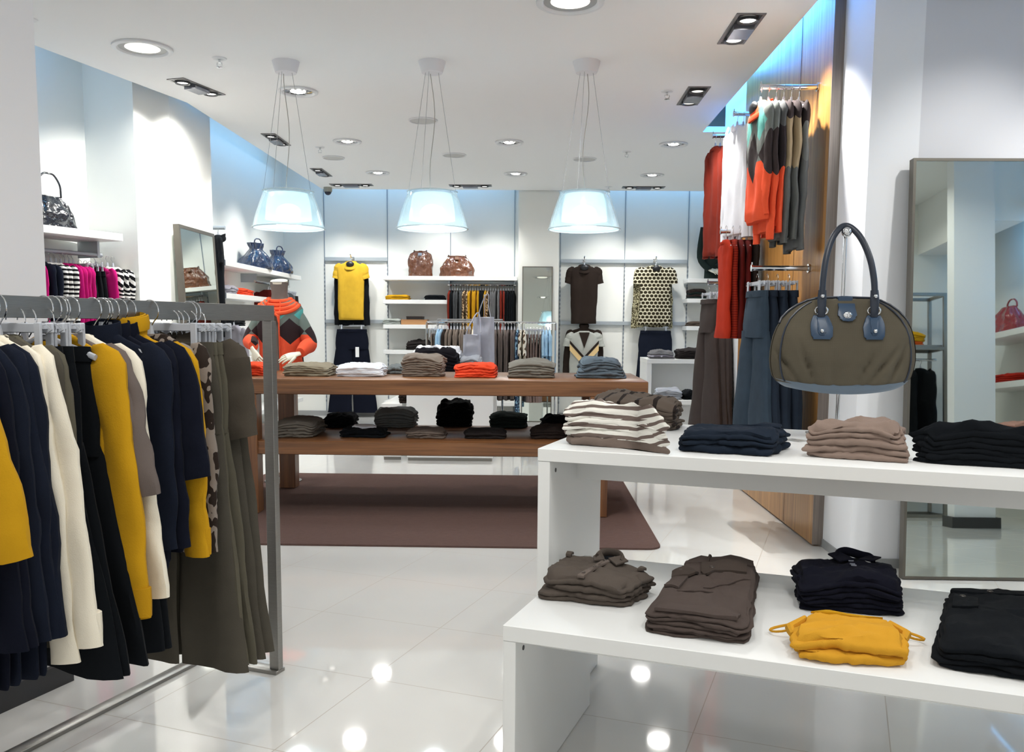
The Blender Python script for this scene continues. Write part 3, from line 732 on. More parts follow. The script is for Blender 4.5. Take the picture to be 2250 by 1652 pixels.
def make_pants(kind, label, loc, rz, m, w=.17, L=1.0, t=.018, hem=.11, lod=1, cat='trousers', group=None, spread=.0, gap=.0, twist=0, hanger=None, hz=.05, btn=False):
    SEED[0] += 1; sd_ = SEED[0] * 1.37; N = 24 if lod else 12
    T = thing(kind, label, cat, loc, rz, group)
    g = body_geo([(0, w * .93, t, 0), (-.035, w * .94, t * 1.05, 0), (-.04, w * .95, t * .95, 0), (-.12, w * 1.02, t * 1.2, 0), (-.20, w * 1.05, t * 1.3, 0), (-.28, w * 1.03, t * 1.3, 0)], sd_, N, .004, 3)
    for s_ in (-1, 1):
        rings = []; n = 14 if lod else 6
        for i in range(n + 1):
            f = i / n; z = -.24 - (L - .24) * f; hw = w * .52 * (1 - f) + hem * f if f > .0 else w * .5
            cx = s_ * (w * .50 * (1 - f) + (hem + gap) * f + spread * f); r = []
            for k in range(16 if lod else 8):
                a = 2 * pi * k / (16 if lod else 8)
                x = hw * (abs(cos(a)) ** .8) * (1 if cos(a) >= 0 else -1); y = t * (1.15 + .3 * f) * sin(a) + s_ * .006 + .012 * f * sin(3 * x / max(hw, .01) + sd_ + s_) + .006 * nz(x * 10, z * 3, sd_)
                r.append((cx + x, y, z))
            rings.append(r)
        g.loft(rings)
    if lod: crumple(g, .008, 8, sd_)
    build('legs', g, m, T)
    g = body_geo([(.002, w * .935, t * 1.05, 0), (-.036, w * .955, t * 1.12, 0)], sd_, N, 0, 3); build('waistband', g, m, T)
    if btn:
        for s_ in (-.2, .3):
            g = G(); g.ball((w * s_ + .08, -t * 1.5 - .006, -.30), .011, 6, 1, .45, 1); build('button', g, paint('button_dark', (40, 34, 30), .3), T)
    if hanger: make_clip_hanger(hanger, loc, rz, w, lod, hz)
    return T
def make_skirt(kind, label, loc, rz, m, w=.17, L=.7, t=.02, hem=.24, lod=1, cat='skirt', group=None, hanger=None, hz=.05, fold=.02):
    SEED[0] += 1; sd_ = SEED[0] * 1.37; N = 36 if lod else 16
    T = thing(kind, label, cat, loc, rz, group)
    prof = [(0, w * .93, t * .8, 0), (-.04, w * .96, t * .85, 0), (-.05, w * .97, t * .8, 0)]
    n = 12 if lod else 6
    for i in range(1, n + 1): f = i / n; prof.append((-.05 - (L - .05) * f, w + (hem - w) * f, t * (1 + .8 * f), 0))
    build('skirt_body', body_geo(prof, sd_, N, fold, 4.2), m, T)
    build('waistband', body_geo([(.002, w * .935, t * .85, 0), (-.04, w * .965, t * .9, 0)], sd_, N, 0, 3), m, T)
    if hanger: make_clip_hanger(hanger, loc, rz, w, lod, hz)
    return T
HOOKM = CHROME
def hook_geo(h, r=.030, n=12, wire=.0017, drop=0.0):
    g = G(); pts = [(0, 0, -.01), (0, 0, h - r * 1.5)]
    # question-mark hook opening sideways, in the plane of the hanger
    for i in range(n + 1):
        a = radians(-60 + 240 * i / n); pts.append((r * cos(a) - 0, 0, h + r * sin(a)))
    pts[1] = (r * .15, 0, h - r * 1.3)
    g.tube(pts, wire, 6); return g
HK = dict(h=.08, r=.03)
def make_hanger(label, loc, rz, w, lod=1, h=None, r=None):
    T = thing('clothes_hanger', label, 'hanger', Vector(loc) + Vector((0, 0, 0)), rz, 'milky plastic hangers')
    hh = h or HK['h']; rr = r or HK['r']
    build('hook', hook_geo(hh, rr, wire=.0018 if lod else .0025), HOOKM, T)
    pts = []; n = 10 if lod else 4
    for i in range(-n, n + 1):
        f = i / n; pts.append((f * w * .84, 0, -.006 - .050 * abs(f) ** 1.15))
    rs = [.0075 + .001 * abs(i / n) for i in range(-n, n + 1)]
    g = G(); g.tube(pts, rs, 8 if lod else 5, .75); g.tube([(0, 0, .0), (0, 0, .035)], [.011, .006], 8); build('arms', g, HANGP, T)
    return T
def make_clip_hanger(label, loc, rz, w, lod=1, hz=.05, h=None, r=None):
    T = thing('clip_hanger', label, 'hanger', Vector(loc) + Vector((0, 0, hz)), rz, 'milky clip hangers')
    hh = h or (HK['h'] - hz + .0); rr = r or HK['r']
    build('hook', hook_geo(hh, rr, wire=.0018 if lod else .0025), HOOKM, T)
    g = G(); g.box(-w * .78, -.004, -.014, w * .78, .004, .010, .002); build('bar', g, HANGP, T)
    for s_ in (-1, 1):
        g = G(); x = s_ * w * .62; g.box(x - .011, -.026, -hz - .035, x + .011, -.018, .012, .002); g.box(x - .011, .018, -hz - .035, x + .011, .026, .012, .002); g.box(x - .012, -.02, -.004, x + .012, .02, .008); build('clip', g, HANGP, T)
    if lod:
        g = G()
        for s_ in (-1, 1): x = s_ * w * .62; g.tube([(x - s_ * .03, 0, .002), (x + s_ * .03, -.024, .006), (x + s_ * .045, -.02, -.006), (x + s_ * .03, -.024, -.014), (x - s_ * .02, 0, -.012)], .0013, 5)
        build('clip_spring', g, HOOKM, T)
    return T

# ---------------------------------------------------------------- folded clothes
def folded_geo(quad, h, layers, seed, N=64, wr=.004, n_e=11, lob=.9, sag=None, z_abs=0, top_only=False):
    """quad: FL FR BR BL (x, y) in local coordinates"""
    q = [Vector((a, b)) for a, b in quad]
    W_ = (q[1] - q[0]).length; Dp = (q[3] - q[0]).length
    def P(u, v): return q[0] * (1 - u) * (1 - v) + q[1] * u * (1 - v) + q[2] * u * v + q[3] * (1 - u) * v
    per = []
    for k in range(N):
        a = 2 * pi * (k + .5) / N; c, s_ = cos(a), sin(a)
        # rounded square in [-1, 1]
        m_ = (abs(c) ** n_e + abs(s_) ** n_e) ** (-1 / n_e); per.append((c * m_, s_ * m_))
    ctr = P(.5, .5)
    def sg(x, y):
        return (.012 * nz(x * 3.2 + seed, y * 3.2, seed) + .005 * nz(x * 9, y * 9, seed * 2)) if sag is None else sag(x, y)
    def wrk(x, y): return wr * (nz(x * 14 + seed, y * 7, seed) + 1.2 * abs(nz(x * 9 + y * 5, y * 22 + seed, 4)) + .9 * (1 - abs(nz(x * 6 - y * 9 + seed, y * 6, 9)) * 4) * (1 if abs(nz(x * 6 - y * 9 + seed, y * 6, 9)) < .25 else 0) + .35 * nz(x * 45, y * 30, seed))
    rings = []; lh = h / layers
    def ring(scale, z, l, ins, amp=1):
        r = []
        for (a, b) in per:
            off = amp * (.016 * nz(a * 1.8 + seed, b * 1.8, l * 3.3 + seed) + .008 * nz(a * 6, b * 6 + seed, l * 2.1) + .0025 * nz(a * 17, b * 17 + seed, l * 1.1))
            ka = 1 - 2 * (ins - off) / W_; kb = 1 - 2 * (ins - off) / Dp
            p = P(.5 + .5 * a * scale * ka, .5 + .5 * b * scale * kb)
            cn = 1 - .30 * (abs(a) * abs(b)) ** 3 * scale ** 8 - .10 * max(abs(a), abs(b)) ** 6 * scale ** 6
            zz = (z + z_abs) * cn - z_abs + sg(p.x, p.y) * (z + z_abs) / .1 * .55 + (lh * (.30 * nz(a * 2.4 + seed, b * 2.4, l * 5 + 1) + .22 * nz(a * 7 + seed, b * 7, l * 5 + 1)) if 0 < z < h else 0)
            r.append((p.x, p.y, max(.0006, zz) if z_abs == 0 else zz))
        return r
    for l in range(layers):
        for f in (0.0, .12, .3, .5, .7, .88) if layers < 7 else (0, .3, .7):
            ins = lob * lh * .5 * (1 - math.sqrt(max(0, 1 - (2 * f - 1) ** 2))) + (.003 if f == 0 else 0)
            rings.append(ring(1, (l + f) * lh, l, ins))
    rings.append(ring(1, h - lh * .02, layers - 1, lob * lh * .5))
    tops = []
    for s_ in (.96, .91, .84, .76, .67, .57, .47, .37, .27, .17, .07):
        r = []
        for (a, b) in per:
            ka = 1 - lob * lh / W_; kb = 1 - lob * lh / Dp
            p = P(.5 + .5 * a * s_ * ka, .5 + .5 * b * s_ * kb)
            cr = .006 * (1 - s_ ** 3)
            w1 = wrk(p.x, p.y)
            cn = 1 - .30 * (abs(a) * abs(b)) ** 3 * s_ ** 8 - .10 * max(abs(a), abs(b)) ** 6 * s_ ** 6
            r.append((p.x, p.y, (h + z_abs) * cn - z_abs + cr * .4 + w1 + sg(p.x, p.y) * (h + z_abs) / .1 * .55))
        tops.append(r)
    rings += tops
    g = G(); g.loft(rings, True, True)
    def top(u, v, dz=0):
        p = P(u, v); a, b = 2 * u - 1, 2 * v - 1; r_ = max(abs(a), abs(b)); cn = 1 - .30 * (abs(a) * abs(b)) ** 3 - .10 * r_ ** 12
        return Vector((p.x, p.y, (h + z_abs) * cn - z_abs + .0024 * (1 - r_ ** 3) + wrk(p.x, p.y) + sg(p.x, p.y) * (h + z_abs) / .1 * .55 + dz))
    return g, top
def patch(top, poly, dz=.003, th=.004):
    """thin cloth patch lying on the garment: poly in (u, v)"""
    g = G(); c = (sum(p[0] for p in poly) / len(poly), sum(p[1] for p in poly) / len(poly))
    pp = []
    for i in range(len(poly)):
        a, b = poly[i], poly[(i + 1) % len(poly)]
        for k in range(4): pp.append((a[0] + (b[0] - a[0]) * k / 4, a[1] + (b[1] - a[1]) * k / 4))
    rings = [[tuple(top(c[0] + (u - c[0]) * s_, c[1] + (v - c[1]) * s_, d)) for u, v in pp] for s_, d in ((1, dz - .003), (1, dz + th), (.97, dz + th + .001), (.6, dz + th + .001), (.2, dz + th + .001))]
    g.loft(rings); return g
ORD = {1: [''], 2: ['lower', 'upper'], 3: ['bottom', 'middle', 'top']}
def ords(n):
    if n in ORD: return ORD[n]
    o = ['bottom', 'second lowest', 'third lowest', 'fourth lowest', 'fifth lowest'][:n - 1]
    o.append('topmost'); return o
def stack(kind, item, place, P, rz, W_, Dp, hs, mats, seed, layers=2, group=None, N=40, wr=.003, cat=None, jit=.008, quad=None, shrink=.0, lob=.9):
    """pile of folded garments, every garment its own thing"""
    rnd = random.Random(seed); z = 0; n = len(hs); res = []
    sg_ = lambda x, y: .019 * nz(x * 4.2 + seed, y * 3.6, seed) + .009 * (.25 - abs(nz(x * 8 + seed, y * 6, seed * 2))) * 2 + .003 * nz(x * 20, y * 16, seed)
    for i, h in enumerate(hs):
        m = mats[i % len(mats)]; o = ords(n)[i]
        lab = '%s, %s of pile %s' % (item, o, place) if o else '%s %s' % (item, place)
        T = thing(kind, lab, cat or 'folded clothes', Vector(P) + Vector((0, 0, z + .0005)), rz, group)
        k = 1 - shrink * i
        if quad: q = [(a + rnd.uniform(-jit, jit), b + rnd.uniform(-jit, jit)) for a, b in quad]
        else: q = [(-W_ / 2 * k, -Dp / 2), (W_ / 2 * k, -Dp / 2), (W_ / 2 * k, Dp / 2), (-W_ / 2 * k, Dp / 2)]; q = [(a + rnd.uniform(-jit, jit), b + rnd.uniform(-jit, jit)) for a, b in q]
        g, top = folded_geo(q, h * .985, layers + (1 if h > .031 and layers == 1 else 0), seed + i * 3.1, N, wr if i == n - 1 else .001, lob=lob, sag=sg_, z_abs=z)
        build('folded_body', g, m, T); res.append((T, top)); z += h
    return res
def quad_px(FL, FR, BR, BL, z, h):
    a, b = onz(*FL, z), onz(*FR, z); c, d = onz(*BR, z + h), onz(*BL, z + h)
    ctr = (a + b + c + d) / 4; ctr.z = z
    ax = (b - a).normalized(); ang = math.atan2(ax.y, ax.x); M = Matrix.Rotation(-ang, 3, 'Z')
    return ctr, ang, [tuple((M @ (p - ctr)).xy) for p in (a, b, c, d)]
def smooth(pts, n=5):
    P_ = [Vector(p) for p in pts]; P_ = [P_[0]] + P_ + [P_[-1]]; out = []
    for i in range(1, len(P_) - 2):
        for k in range(n):
            u = k / n; a, b, c, d = P_[i - 1], P_[i], P_[i + 1], P_[i + 2]
            out.append(.5 * ((2 * b) + (c - a) * u + (2 * a - 5 * b + 4 * c - d) * u * u + (3 * b - a - 3 * c + d) * u ** 3))
    out.append(P_[-2]); return out
# ================================================================== GARMENTS ON THE NEAR RACK
NAVY = fabric('navy', (24, 29, 42)); NAVY2 = fabric('navy_dark', (19, 22, 34)); BLACK = fabric('black', (18, 21, 25)); CREAM = fabric('cream', (236, 228, 210), .9, .15, False, .04)
MUST = fabric('mustard', (194, 146, 28), .9, .2, True, .06); MUSTD = fabric('mustard_rib', (188, 140, 27), .9, .2, True, .06)
TAUPE = fabric('taupe', (106, 96, 92)); OLIVE = fabric('olive', (92, 88, 76)); OLIVE2 = fabric('olive_dark', (78, 74, 66)); OLJ = fabric('olive_jacket', (74, 68, 60))
PRINT = blot('brown_print', (48, 40, 36), (142, 132, 124), 38, .52, .6)
NZ = 1.268
def rack_at(px, py, hw):
    P = onp(px, py, FT + D1 * hw, D1); s_ = (FT - P).dot(D2); p = FT - D2 * s_; p.z = NZ; return p
def rz_of(d=0): return -GA + radians(d)
G1 = None
def rtop(label, px, py, m, hw=.2, **kw):
    return make_top(kw.pop('kind', 'hanging_sweater'), label, rack_at(px, py, hw), rz_of(kw.pop('d', 0)), m, w=hw, t=kw.pop('t', .015), hanger='milky hanger of the ' + label, **kw)
HK['h'], HK['r'] = .068, .033
make_top('hanging_jacket', 'olive short-sleeved jacket at the far end of the near rack', rack_at(514, 800, .17), rz_of(), OLJ, w=.165, L=.58, t=.03, sleeve='short', sl=.25, out=.05, neck='shirt', r0=.085, r1=.062, hanger='milky plastic hanger of the olive short-sleeved jacket', cat='jacket')
for px, m, lb, L in [(527, OLIVE2, 'dark olive trousers on the near rack, next to the short-sleeved jacket', 1.00), (509, OLIVE2, 'olive-brown trousers on the near rack, second from the short-sleeved jacket', 1.01),
                  (494, OLIVE, 'olive green trousers on the near rack, third from the short-sleeved jacket', 1.01), (482, OLIVE, 'greyish olive trousers on the near rack, fourth from the short-sleeved jacket', 1.00),
                  (472, OLIVE2, 'olive flared trousers on the near rack, next to the patterned blouse', 1.02)]:
    make_pants('hanging_trousers', lb, rack_at(px, 760, .165) + Vector((0, 0, -.028)), rz_of(random.Random(px).uniform(-3, 3)), m, w=.165, L=L, t=.016, hem=.125, hanger='clip hanger of the ' + lb)
rtop('patterned brown blouse on the near rack', 452, 800, PRINT, .2, kind='hanging_blouse', L=.66, sleeve='long', sl=.57, out=.02, r0=.05, r1=.035, neck='crew', cat='blouse')
rtop('mustard roll-neck sweater beside the patterned blouse', 409, 820, MUST, .205, L=.60, sl=.56, out=.05, neck='turtle', cuffm=MUSTD, r0=.064, r1=.046)
rtop('navy high-neck cardigan farthest from the camera', 393, 870, NAVY2, .205, kind='hanging_cardigan', L=.62, sl=.33, out=.07, neck='mock', r0=.075, r1=.065)
rtop('navy high-neck cardigan in the middle of its three', 372, 850, NAVY2, .20, kind='hanging_cardigan', L=.64, sl=.52, out=.04, neck='mock')
rtop('navy high-neck cardigan nearest the cream sweater', 352, 840, NAVY, .20, kind='hanging_cardigan', L=.66, sl=.52, out=.03, neck='mock')
for px, lb in [(330, 'black long skirt below the navy cardigans on the near rack'), (306, 'black long skirt beside the cream sweater on the near rack')]:
    P = rack_at(px, 760, .16) + Vector((0, 0, -.20)); make_skirt('hanging_skirt', lb, P, rz_of(), BLACK, w=.15, L=.68, t=.016, hem=.20); make_clip_hanger('clip hanger of the ' + lb, P, rz_of(), .15, 1, .05, .068 + .15)
rtop('cream long-sleeved sweater behind the taupe top', 288, 812, CREAM, .20, L=.66, sl=.62, out=.085, neck='crew', r0=.055, r1=.04)
rtop('taupe short-sleeved top on the near rack', 268, 804, TAUPE, .20, kind='hanging_shirt', L=.62, sl=.34, out=.085, neck='crew', r0=.06, r1=.052, cat='shirt')
rtop('taupe top hidden behind the mustard cardigan', 259, 806, TAUPE, .195, kind='hanging_shirt', L=.60, sl=.30, out=.06, neck='crew', cat='shirt')
rtop('mustard long-sleeved cardigan in mid rack', 250, 808, MUST, .20, kind='hanging_cardigan', L=.70, sl=.66, out=.07, neck='crew', cuffm=MUSTD, r0=.062, r1=.05, cat='cardigan')
for px, lb in [(208, 'black trousers next to the mustard cardigan on the near rack'), (170, 'black trousers in the middle of three on the near rack'), (146, 'black trousers next to the olive shirts on the near rack')]:
    make_pants('hanging_trousers', lb, rack_at(px, 760, .165) + Vector((0, 0, -.03)), rz_of(), BLACK, w=.16, L=.82, t=.018, hem=.15, hanger='clip hanger of the ' + lb, btn=True)
rtop('thin olive shirt next to the black trousers', 134, 800, OLIVE, .2, kind='hanging_shirt', L=.76, sl=.6, out=.03, r0=.05, r1=.035, cat='shirt')
rtop('thin olive shirt next to the cream sweater', 120, 800, OLIVE2, .2, kind='hanging_shirt', L=.76, sl=.6, out=.03, r0=.05, r1=.035, cat='shirt')
rtop('cream long-sleeved sweater with wide cuffs', 110, 812, CREAM, .205, L=.72, sl=.66, out=.10, neck='crew', cuffm=CREAM, r0=.062, r1=.05)
rtop('cream sweater behind the navy jackets', 82, 830, CREAM, .20, L=.72, sl=.70, out=.07, neck='crew', r0=.055, r1=.042)
for px, lb, d in [(55, 'navy jacket next to the cream sweaters', 0), (32, 'navy jacket second from the cream sweaters', 2), (8, 'navy jacket third from the cream sweaters', 1), (-18, 'navy jacket fourth from the cream sweaters', -1), (-44, 'navy jacket cut by the left picture edge', 1)]:
    rtop(lb, px, 820, NAVY if px > 0 else NAVY2, .2, kind='hanging_jacket', L=.80, sl=.62, out=.06, neck='shirt', flare=1.05, d=d, buttons=0, cat='jacket', r0=.066, r1=.055, t=.016)
rtop('mustard sweater with short sleeves at the left picture edge', -75, 820, MUST, .2, L=.6, sl=.40, out=.12, neck='turtle', r0=.075, r1=.075)
for px, lb in [(-100, 'navy cardigan outside the left picture edge'), (-125, 'black cardigan outside the left picture edge')]:
    rtop(lb, px, 820, NAVY, .2, kind='hanging_cardigan', L=.62, sl=.56, out=.04, neck='mock', cat='cardigan')
# spare hooks between them
for px, lb in [(432, 'last empty milky hanger on the near rack, at its far end'), (232, 'empty milky hanger between the black trousers and the mustard cardigan'), (92, 'empty milky hanger among the cream sweaters')]:
    P = rack_at(px + 108 if px > 400 else px, 800, .2)
    make_hanger(lb, P, rz_of(), .2)

# ================================================================== FOLDED CLOTHES
# on the wooden table top
TT = .9352
def at_table(xl, xr, yb, z, dp):
    a, b = onz(xl, yb, z), onz(xr, yb, z); c = (a + b) / 2; return Vector((c.x, c.y + dp / 2, z)), (b - a).length
ORNG = fabric('orange_red', (222, 74, 44), .9, .2, True); ORNG2 = fabric('bright_orange', (232, 92, 58), .9, .2, True)
TKN = fabric('taupe_knit', (128, 116, 106), .95, .2, True); TKN2 = fabric('beige_taupe', (136, 126, 108)); WHT = fabric('white_cotton', (236, 238, 244), .9, .1, False, .03)
GRY = fabric('warm_grey', (122, 118, 110)); GRY2 = fabric('mid_grey', (112, 116, 116)); DEN = denimish('grey_denim', (96, 108, 118)); DEN2 = denimish('dark_denim', (46, 56, 66))
DGREEN = fabric('dark_green', (38, 48, 46)); DBR = fabric('dark_brown', (50, 42, 40)); BRN = fabric('brown_wool', (84, 74, 66))
def pile(item, place, kind, xl, xr, yb, z, dp, hs, mats, seed, rz=0, **kw):
    P, W_ = at_table(xl, xr, yb, z, dp)
    kw.setdefault('wr', .007); kw.setdefault('N', 64)
    return stack(kind, item, place, P, rz, W_, dp, hs, mats, seed, **kw)
S = 'on the wooden tabletop'
pile('orange-red folded sweater', 'at the left end of the tabletop', 'folded_sweater', 524, 586, 826, TT, .28, [.02, .02, .02, .025], [ORNG], 11, layers=1)
pile('beige-taupe folded trousers', 'beside the steel rack post', 'folded_trousers', 617, 722, 827, TT, .34, [.022, .022, .034], [TKN2], 12, layers=1)
pile('white folded shirt', 'on the tabletop left of the brown knitwear', 'folded_shirt', 738, 838, 828, TT, .30, [.022, .022, .034], [WHT], 13, layers=2, wr=.009)
pile('brown folded sweater', 'right of the white shirts', 'folded_sweater', 882, 972, 828, TT, .28, [.034, .038, .038, .042], [TKN], 14, layers=1, wr=.005)
pile('bright orange-red folded sweater', 'at the middle of the tabletop', 'folded_sweater', 996, 1088, 830, TT, .28, [.040, .055], [ORNG], 15, layers=1, wr=.005)
pile('grey folded jumper', 'right of the orange-red pair', 'folded_sweater', 1119, 1218, 831, TT, .28, [.03, .038, .05], [GRY], 16, layers=1, wr=.008)
DT = pile('grey-blue folded denim', 'at the right end of the tabletop', 'folded_jeans', 1268, 1376, 832, TT, .34, [.022, .024, .024, .028, .034], [DEN], 17, layers=1, wr=.012, shrink=.05)[-1][0]
P, _ = at_table(1290, 1350, 812, TT + .12, .1)
g = G(); g.box(-.035, -.03, 0, .035, .03, .002); build('price_tag', g, TAGW, DT, False, (-.01, -.04, .046), .5)
pile('grey folded shirt with a shiny label', 'behind the white shirts', 'folded_shirt', 846, 892, 822, TT, .2, [.03, .03], [GRY2], 18, layers=1)
pile('light grey folded jumper', 'behind the beige-taupe trousers', 'folded_sweater', 722, 760, 821, TT, .2, [.025, .025], [fabric('pale_grey', (160, 164, 172))], 118, layers=1)
# on its lower shelf
LT = .5125
pile('taupe folded trousers', 'left on the lower wooden shelf', 'folded_trousers', 600, 688, 962, LT, .42, [.024, .024, .026, .04], [fabric('grey_taupe', (112, 106, 98))], 21, layers=1, wr=.006)
pile('black folded knit', 'behind on the lower shelf, beside the taupe trousers', 'folded_sweater', 706, 776, 940, LT, .25, [.035, .05], [BLACK], 22, layers=1, wr=.014)
R_ = pile('black folded top', 'with white lining on the lower shelf', 'folded_shirt', 744, 844, 962, LT, .26, [.022, .03], [BLACK], 23, layers=1, wr=.008)
T_, top_ = R_[-1]; build('white_lining', patch(top_, [(.22, .5), (.5, .25), (.78, .5), (.72, .9), (.28, .9)], .004, .006), WHT, T_)
pile('grey folded jumper', 'at the back of the lower wooden shelf', 'folded_sweater', 822, 910, 940, LT, .26, [.035, .04, .06], [GRY2], 24, layers=1, wr=.012)
pile('taupe folded top', 'in the middle of the lower wooden shelf', 'folded_shirt', 893, 974, 964, LT, .28, [.022, .032], [fabric('taupe_light', (120, 108, 100))], 25, layers=1, wr=.006)
pile('black bulky folded jumper', 'standing tall on the lower wooden shelf', 'folded_sweater', 957, 1036, 938, LT, .25, [.08, .10], [fabric('deep_black', (10, 12, 12))], 26, layers=1, wr=.022)
pile('dark charcoal folded trousers', 'at front of the lower wooden shelf', 'folded_trousers', 1019, 1110, 965, LT, .30, [.022, .03], [fabric('charcoal', (44, 40, 40))], 27, layers=1, wr=.006)
pile('dark green-grey folded jumper', 'behind the charcoal trousers', 'folded_sweater', 1076, 1158, 941, LT, .25, [.03, .03, .045], [DGREEN], 28, layers=1, wr=.008)
pile('dark brown folded top', 'at the right of the lower wooden shelf', 'folded_shirt', 1168, 1245, 965, LT, .28, [.03, .04], [DBR], 29, layers=1, wr=.012)
pile('black folded knit', 'behind the dark brown tops', 'folded_sweater', 1190, 1246, 945, LT, .22, [.04, .055], [BLACK], 30, layers=1, wr=.012)

# on the taller white table
WT = .9203
def qpile(kind, item, place, FL, FR, BR, BL, z, hs, mats, seed, **kw):
    c, ang, q = quad_px(FL, FR, BR, BL, z, sum(hs)); return stack(kind, item, place, c, ang, 0, 0, hs, mats, seed, quad=q, **kw)
STR = stripes('white_brown_stripe', (238, 236, 228), (118, 104, 98), .046, .60, 1, .030, .05, 1.6)
STB = stripes('brown_black_stripe', (92, 82, 74), (40, 34, 32), .075, .78, 0, .03)
qpile('folded_sweater', 'white-brown striped folded sweater', 'at the taller white table\'s left corner', (1236, 976), (1432, 990), (1476, 905), (1272, 880), WT, [.030, .030, .034, .036], [fabric('brown_edge', (122, 108, 100)), STR, STR, STR], 41, layers=1, N=72, wr=.010, jit=.006)
qpile('folded_sweater', 'brown folded sweater with dark stripes', 'behind the striped white pile', (1305, 935), (1482, 948), (1500, 872), (1325, 853), WT, [.036, .036, .04], [STB], 42, layers=1, N=64, wr=.009, jit=.006)
R_ = qpile('folded_trousers', 'dark navy folded trousers', 'on the taller white table under the handbag', (1497, 993), (1702, 1005), (1735, 940), (1514, 932), WT, [.030, .036], [fabric('navy_twill', (30, 38, 50))], 43, layers=1, N=72, wr=.009)
T_, top_ = R_[-1]; build('waistband', patch(top_, [(.06, .74), (.94, .74), (.94, .90), (.06, .90)], .001, .002), fabric('navy_twill', (30, 38, 50)), T_)
c_ = onz(1748, 968, WT); g = G(); g.box(-.03, -.022, 0, .03, .022, .002); o = build('plastic_label', g, mk_clear('label_plastic', (225, 225, 222), .15, .5), None, False, c_ + Vector((0, 0, .001)), -.9); tag(o, 'clear plastic size label beside the navy folded trousers', 'label')
qpile('folded_sweater', 'taupe wool folded sweater', 'between navy trousers and black knit', (1770, 1004), (1990, 1018), (1984, 930), (1812, 922), WT, [.022, .022, .024, .034], [fabric('taupe_wool', (138, 120, 110), .95, .25, True)], 44, layers=1, N=72, wr=.011)
qpile('folded_sweater', 'black folded knit', 'at the right end of the taller white table', (2045, 1019), (2340, 1036), (2335, 945), (2010, 930), WT, [.034, .034, .04], [BLACK], 45, layers=1, N=64, wr=.014)

# on the lower white table
WL = .5203
BSH = fabric('brown_shirt', (84, 76, 70)); BPL = fabric('brown_placket', (104, 94, 88))
def collar_parts(T, top, m, c=.5, v=.93, s_=1.0):
    v -= .05
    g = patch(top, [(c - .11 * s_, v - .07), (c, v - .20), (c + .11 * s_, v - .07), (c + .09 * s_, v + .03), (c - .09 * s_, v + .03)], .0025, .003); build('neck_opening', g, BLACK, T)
    g = G(); pts = [top(c - .15 * s_, v - .10, .006), top(c - .14 * s_, v - .01, .014), top(c - .07 * s_, v + .05, .019), top(c + .07 * s_, v + .05, .019), top(c + .14 * s_, v - .01, .014), top(c + .15 * s_, v - .10, .006)]
    g.tube(smooth(pts), .015, 8, .45, up=(0, 0, 1)); build('collar_band', g, m, T)
    for sg in (-1, 1):
        g = G(); a = top(c + sg * .02, v - .20, .008); b = top(c + sg * .13 * s_, v - .02, .020); d = top(c + sg * .22 * s_, v - .05, .012); e = top(c + sg * .14 * s_, v - .26, .006)
        up = Vector((0, 0, .004)); g.loft([[a, b, d, e], [p + up for p in (a, b, d, e)]]); build('collar_point', g, m, T)
R_ = qpile('folded_shirt', 'brown buttoned folded shirt', 'at the low white table\'s left corner', (1185, 1316), (1372, 1340), (1440, 1250), (1240, 1212), WL, [.034, .040], [BSH], 51, layers=2, N=80, wr=.009, jit=.008)
for T_, top_ in R_[-1:]:
    collar_parts(T_, top_, BSH, .56, .92, .9)
    build('placket', patch(top_, [(.42, .02), (.50, .02), (.62, .80), (.54, .82)], .002, .0025), BPL, T_)
    for i in range(5):
        f = .1 + i * .17; p = top_(.46 + .12 * f, .02 + .8 * f, .005); g = G(); g.ball(p, .0055, 6, 1, 1, .4); build('button', g, paint('button_brown', (64, 54, 48), .3), T_)
    for sg, u in ((-1, .08), (1, .90)):
        build('shoulder_tab', patch(top_, [(u - .02, .74), (u + .04, .74), (u + .04, .88), (u - .02, .88)], .003, .004), BSH, T_)
BTR = fabric('brown_trousers', (80, 70, 66))
R_ = qpile('folded_trousers', 'brown folded cargo trousers', 'between the brown shirt and the camisole', (1408, 1385), (1645, 1420), (1664, 1222), (1512, 1226), WL, [.024, .034], [BTR], 52, layers=3, N=80, wr=.010, jit=.006, lob=.7)
T_, top_ = R_[-1]
BTD = fabric('brown_trousers_dark', (72, 63, 58))
build('waistband', patch(top_, [(.04, .83), (.96, .83), (.95, .935), (.05, .935)], .001, .0025), BTR, T_)
build('pocket_flap', patch(top_, [(.28, .80), (.88, .80), (.90, .66), (.52, .62), (.44, .56), (.34, .64)], .003, .004), BTD, T_)
build('cargo_pocket', patch(top_, [(.03, .56), (.22, .56), (.20, .34), (.04, .34)], .003, .004), BTR, T_)
build('cargo_flap', patch(top_, [(-.02, .64), (.12, .70), (.32, .62), (.30, .56), (.02, .55)], .007, .004), BTD, T_)
for u, v in ((.46, .68), (.1, .63), (.22, .60)): g = G(); g.ball(top_(u, v, .008), .008, 6, 1, 1, .45); build('button', g, paint('button_brown', (64, 54, 48), .3), T_)
build('belt_loop', patch(top_, [(.34, .82), (.37, .82), (.37, .94), (.34, .94)], .006, .003), BTD, T_)
build('hem_fold', patch(top_, [(.10, .015), (.90, .02), (.92, .11), (.12, .10)], .002, .004), BTR, T_)
for a, b in (((.97, .52), (.45, .42)), ((.6, .35), (.2, .3))):
    g = G(); g.tube([top_(a[0] + (b[0] - a[0]) * k / 6, a[1] + (b[1] - a[1]) * k / 6 + .01 * sin(k), .002) for k in range(7)], [.001, .003, .004, .004, .003, .002, .001], 6, .6); build('crease', g, BTR, T_)
NSH = fabric('navy_shirt', (20, 21, 32))
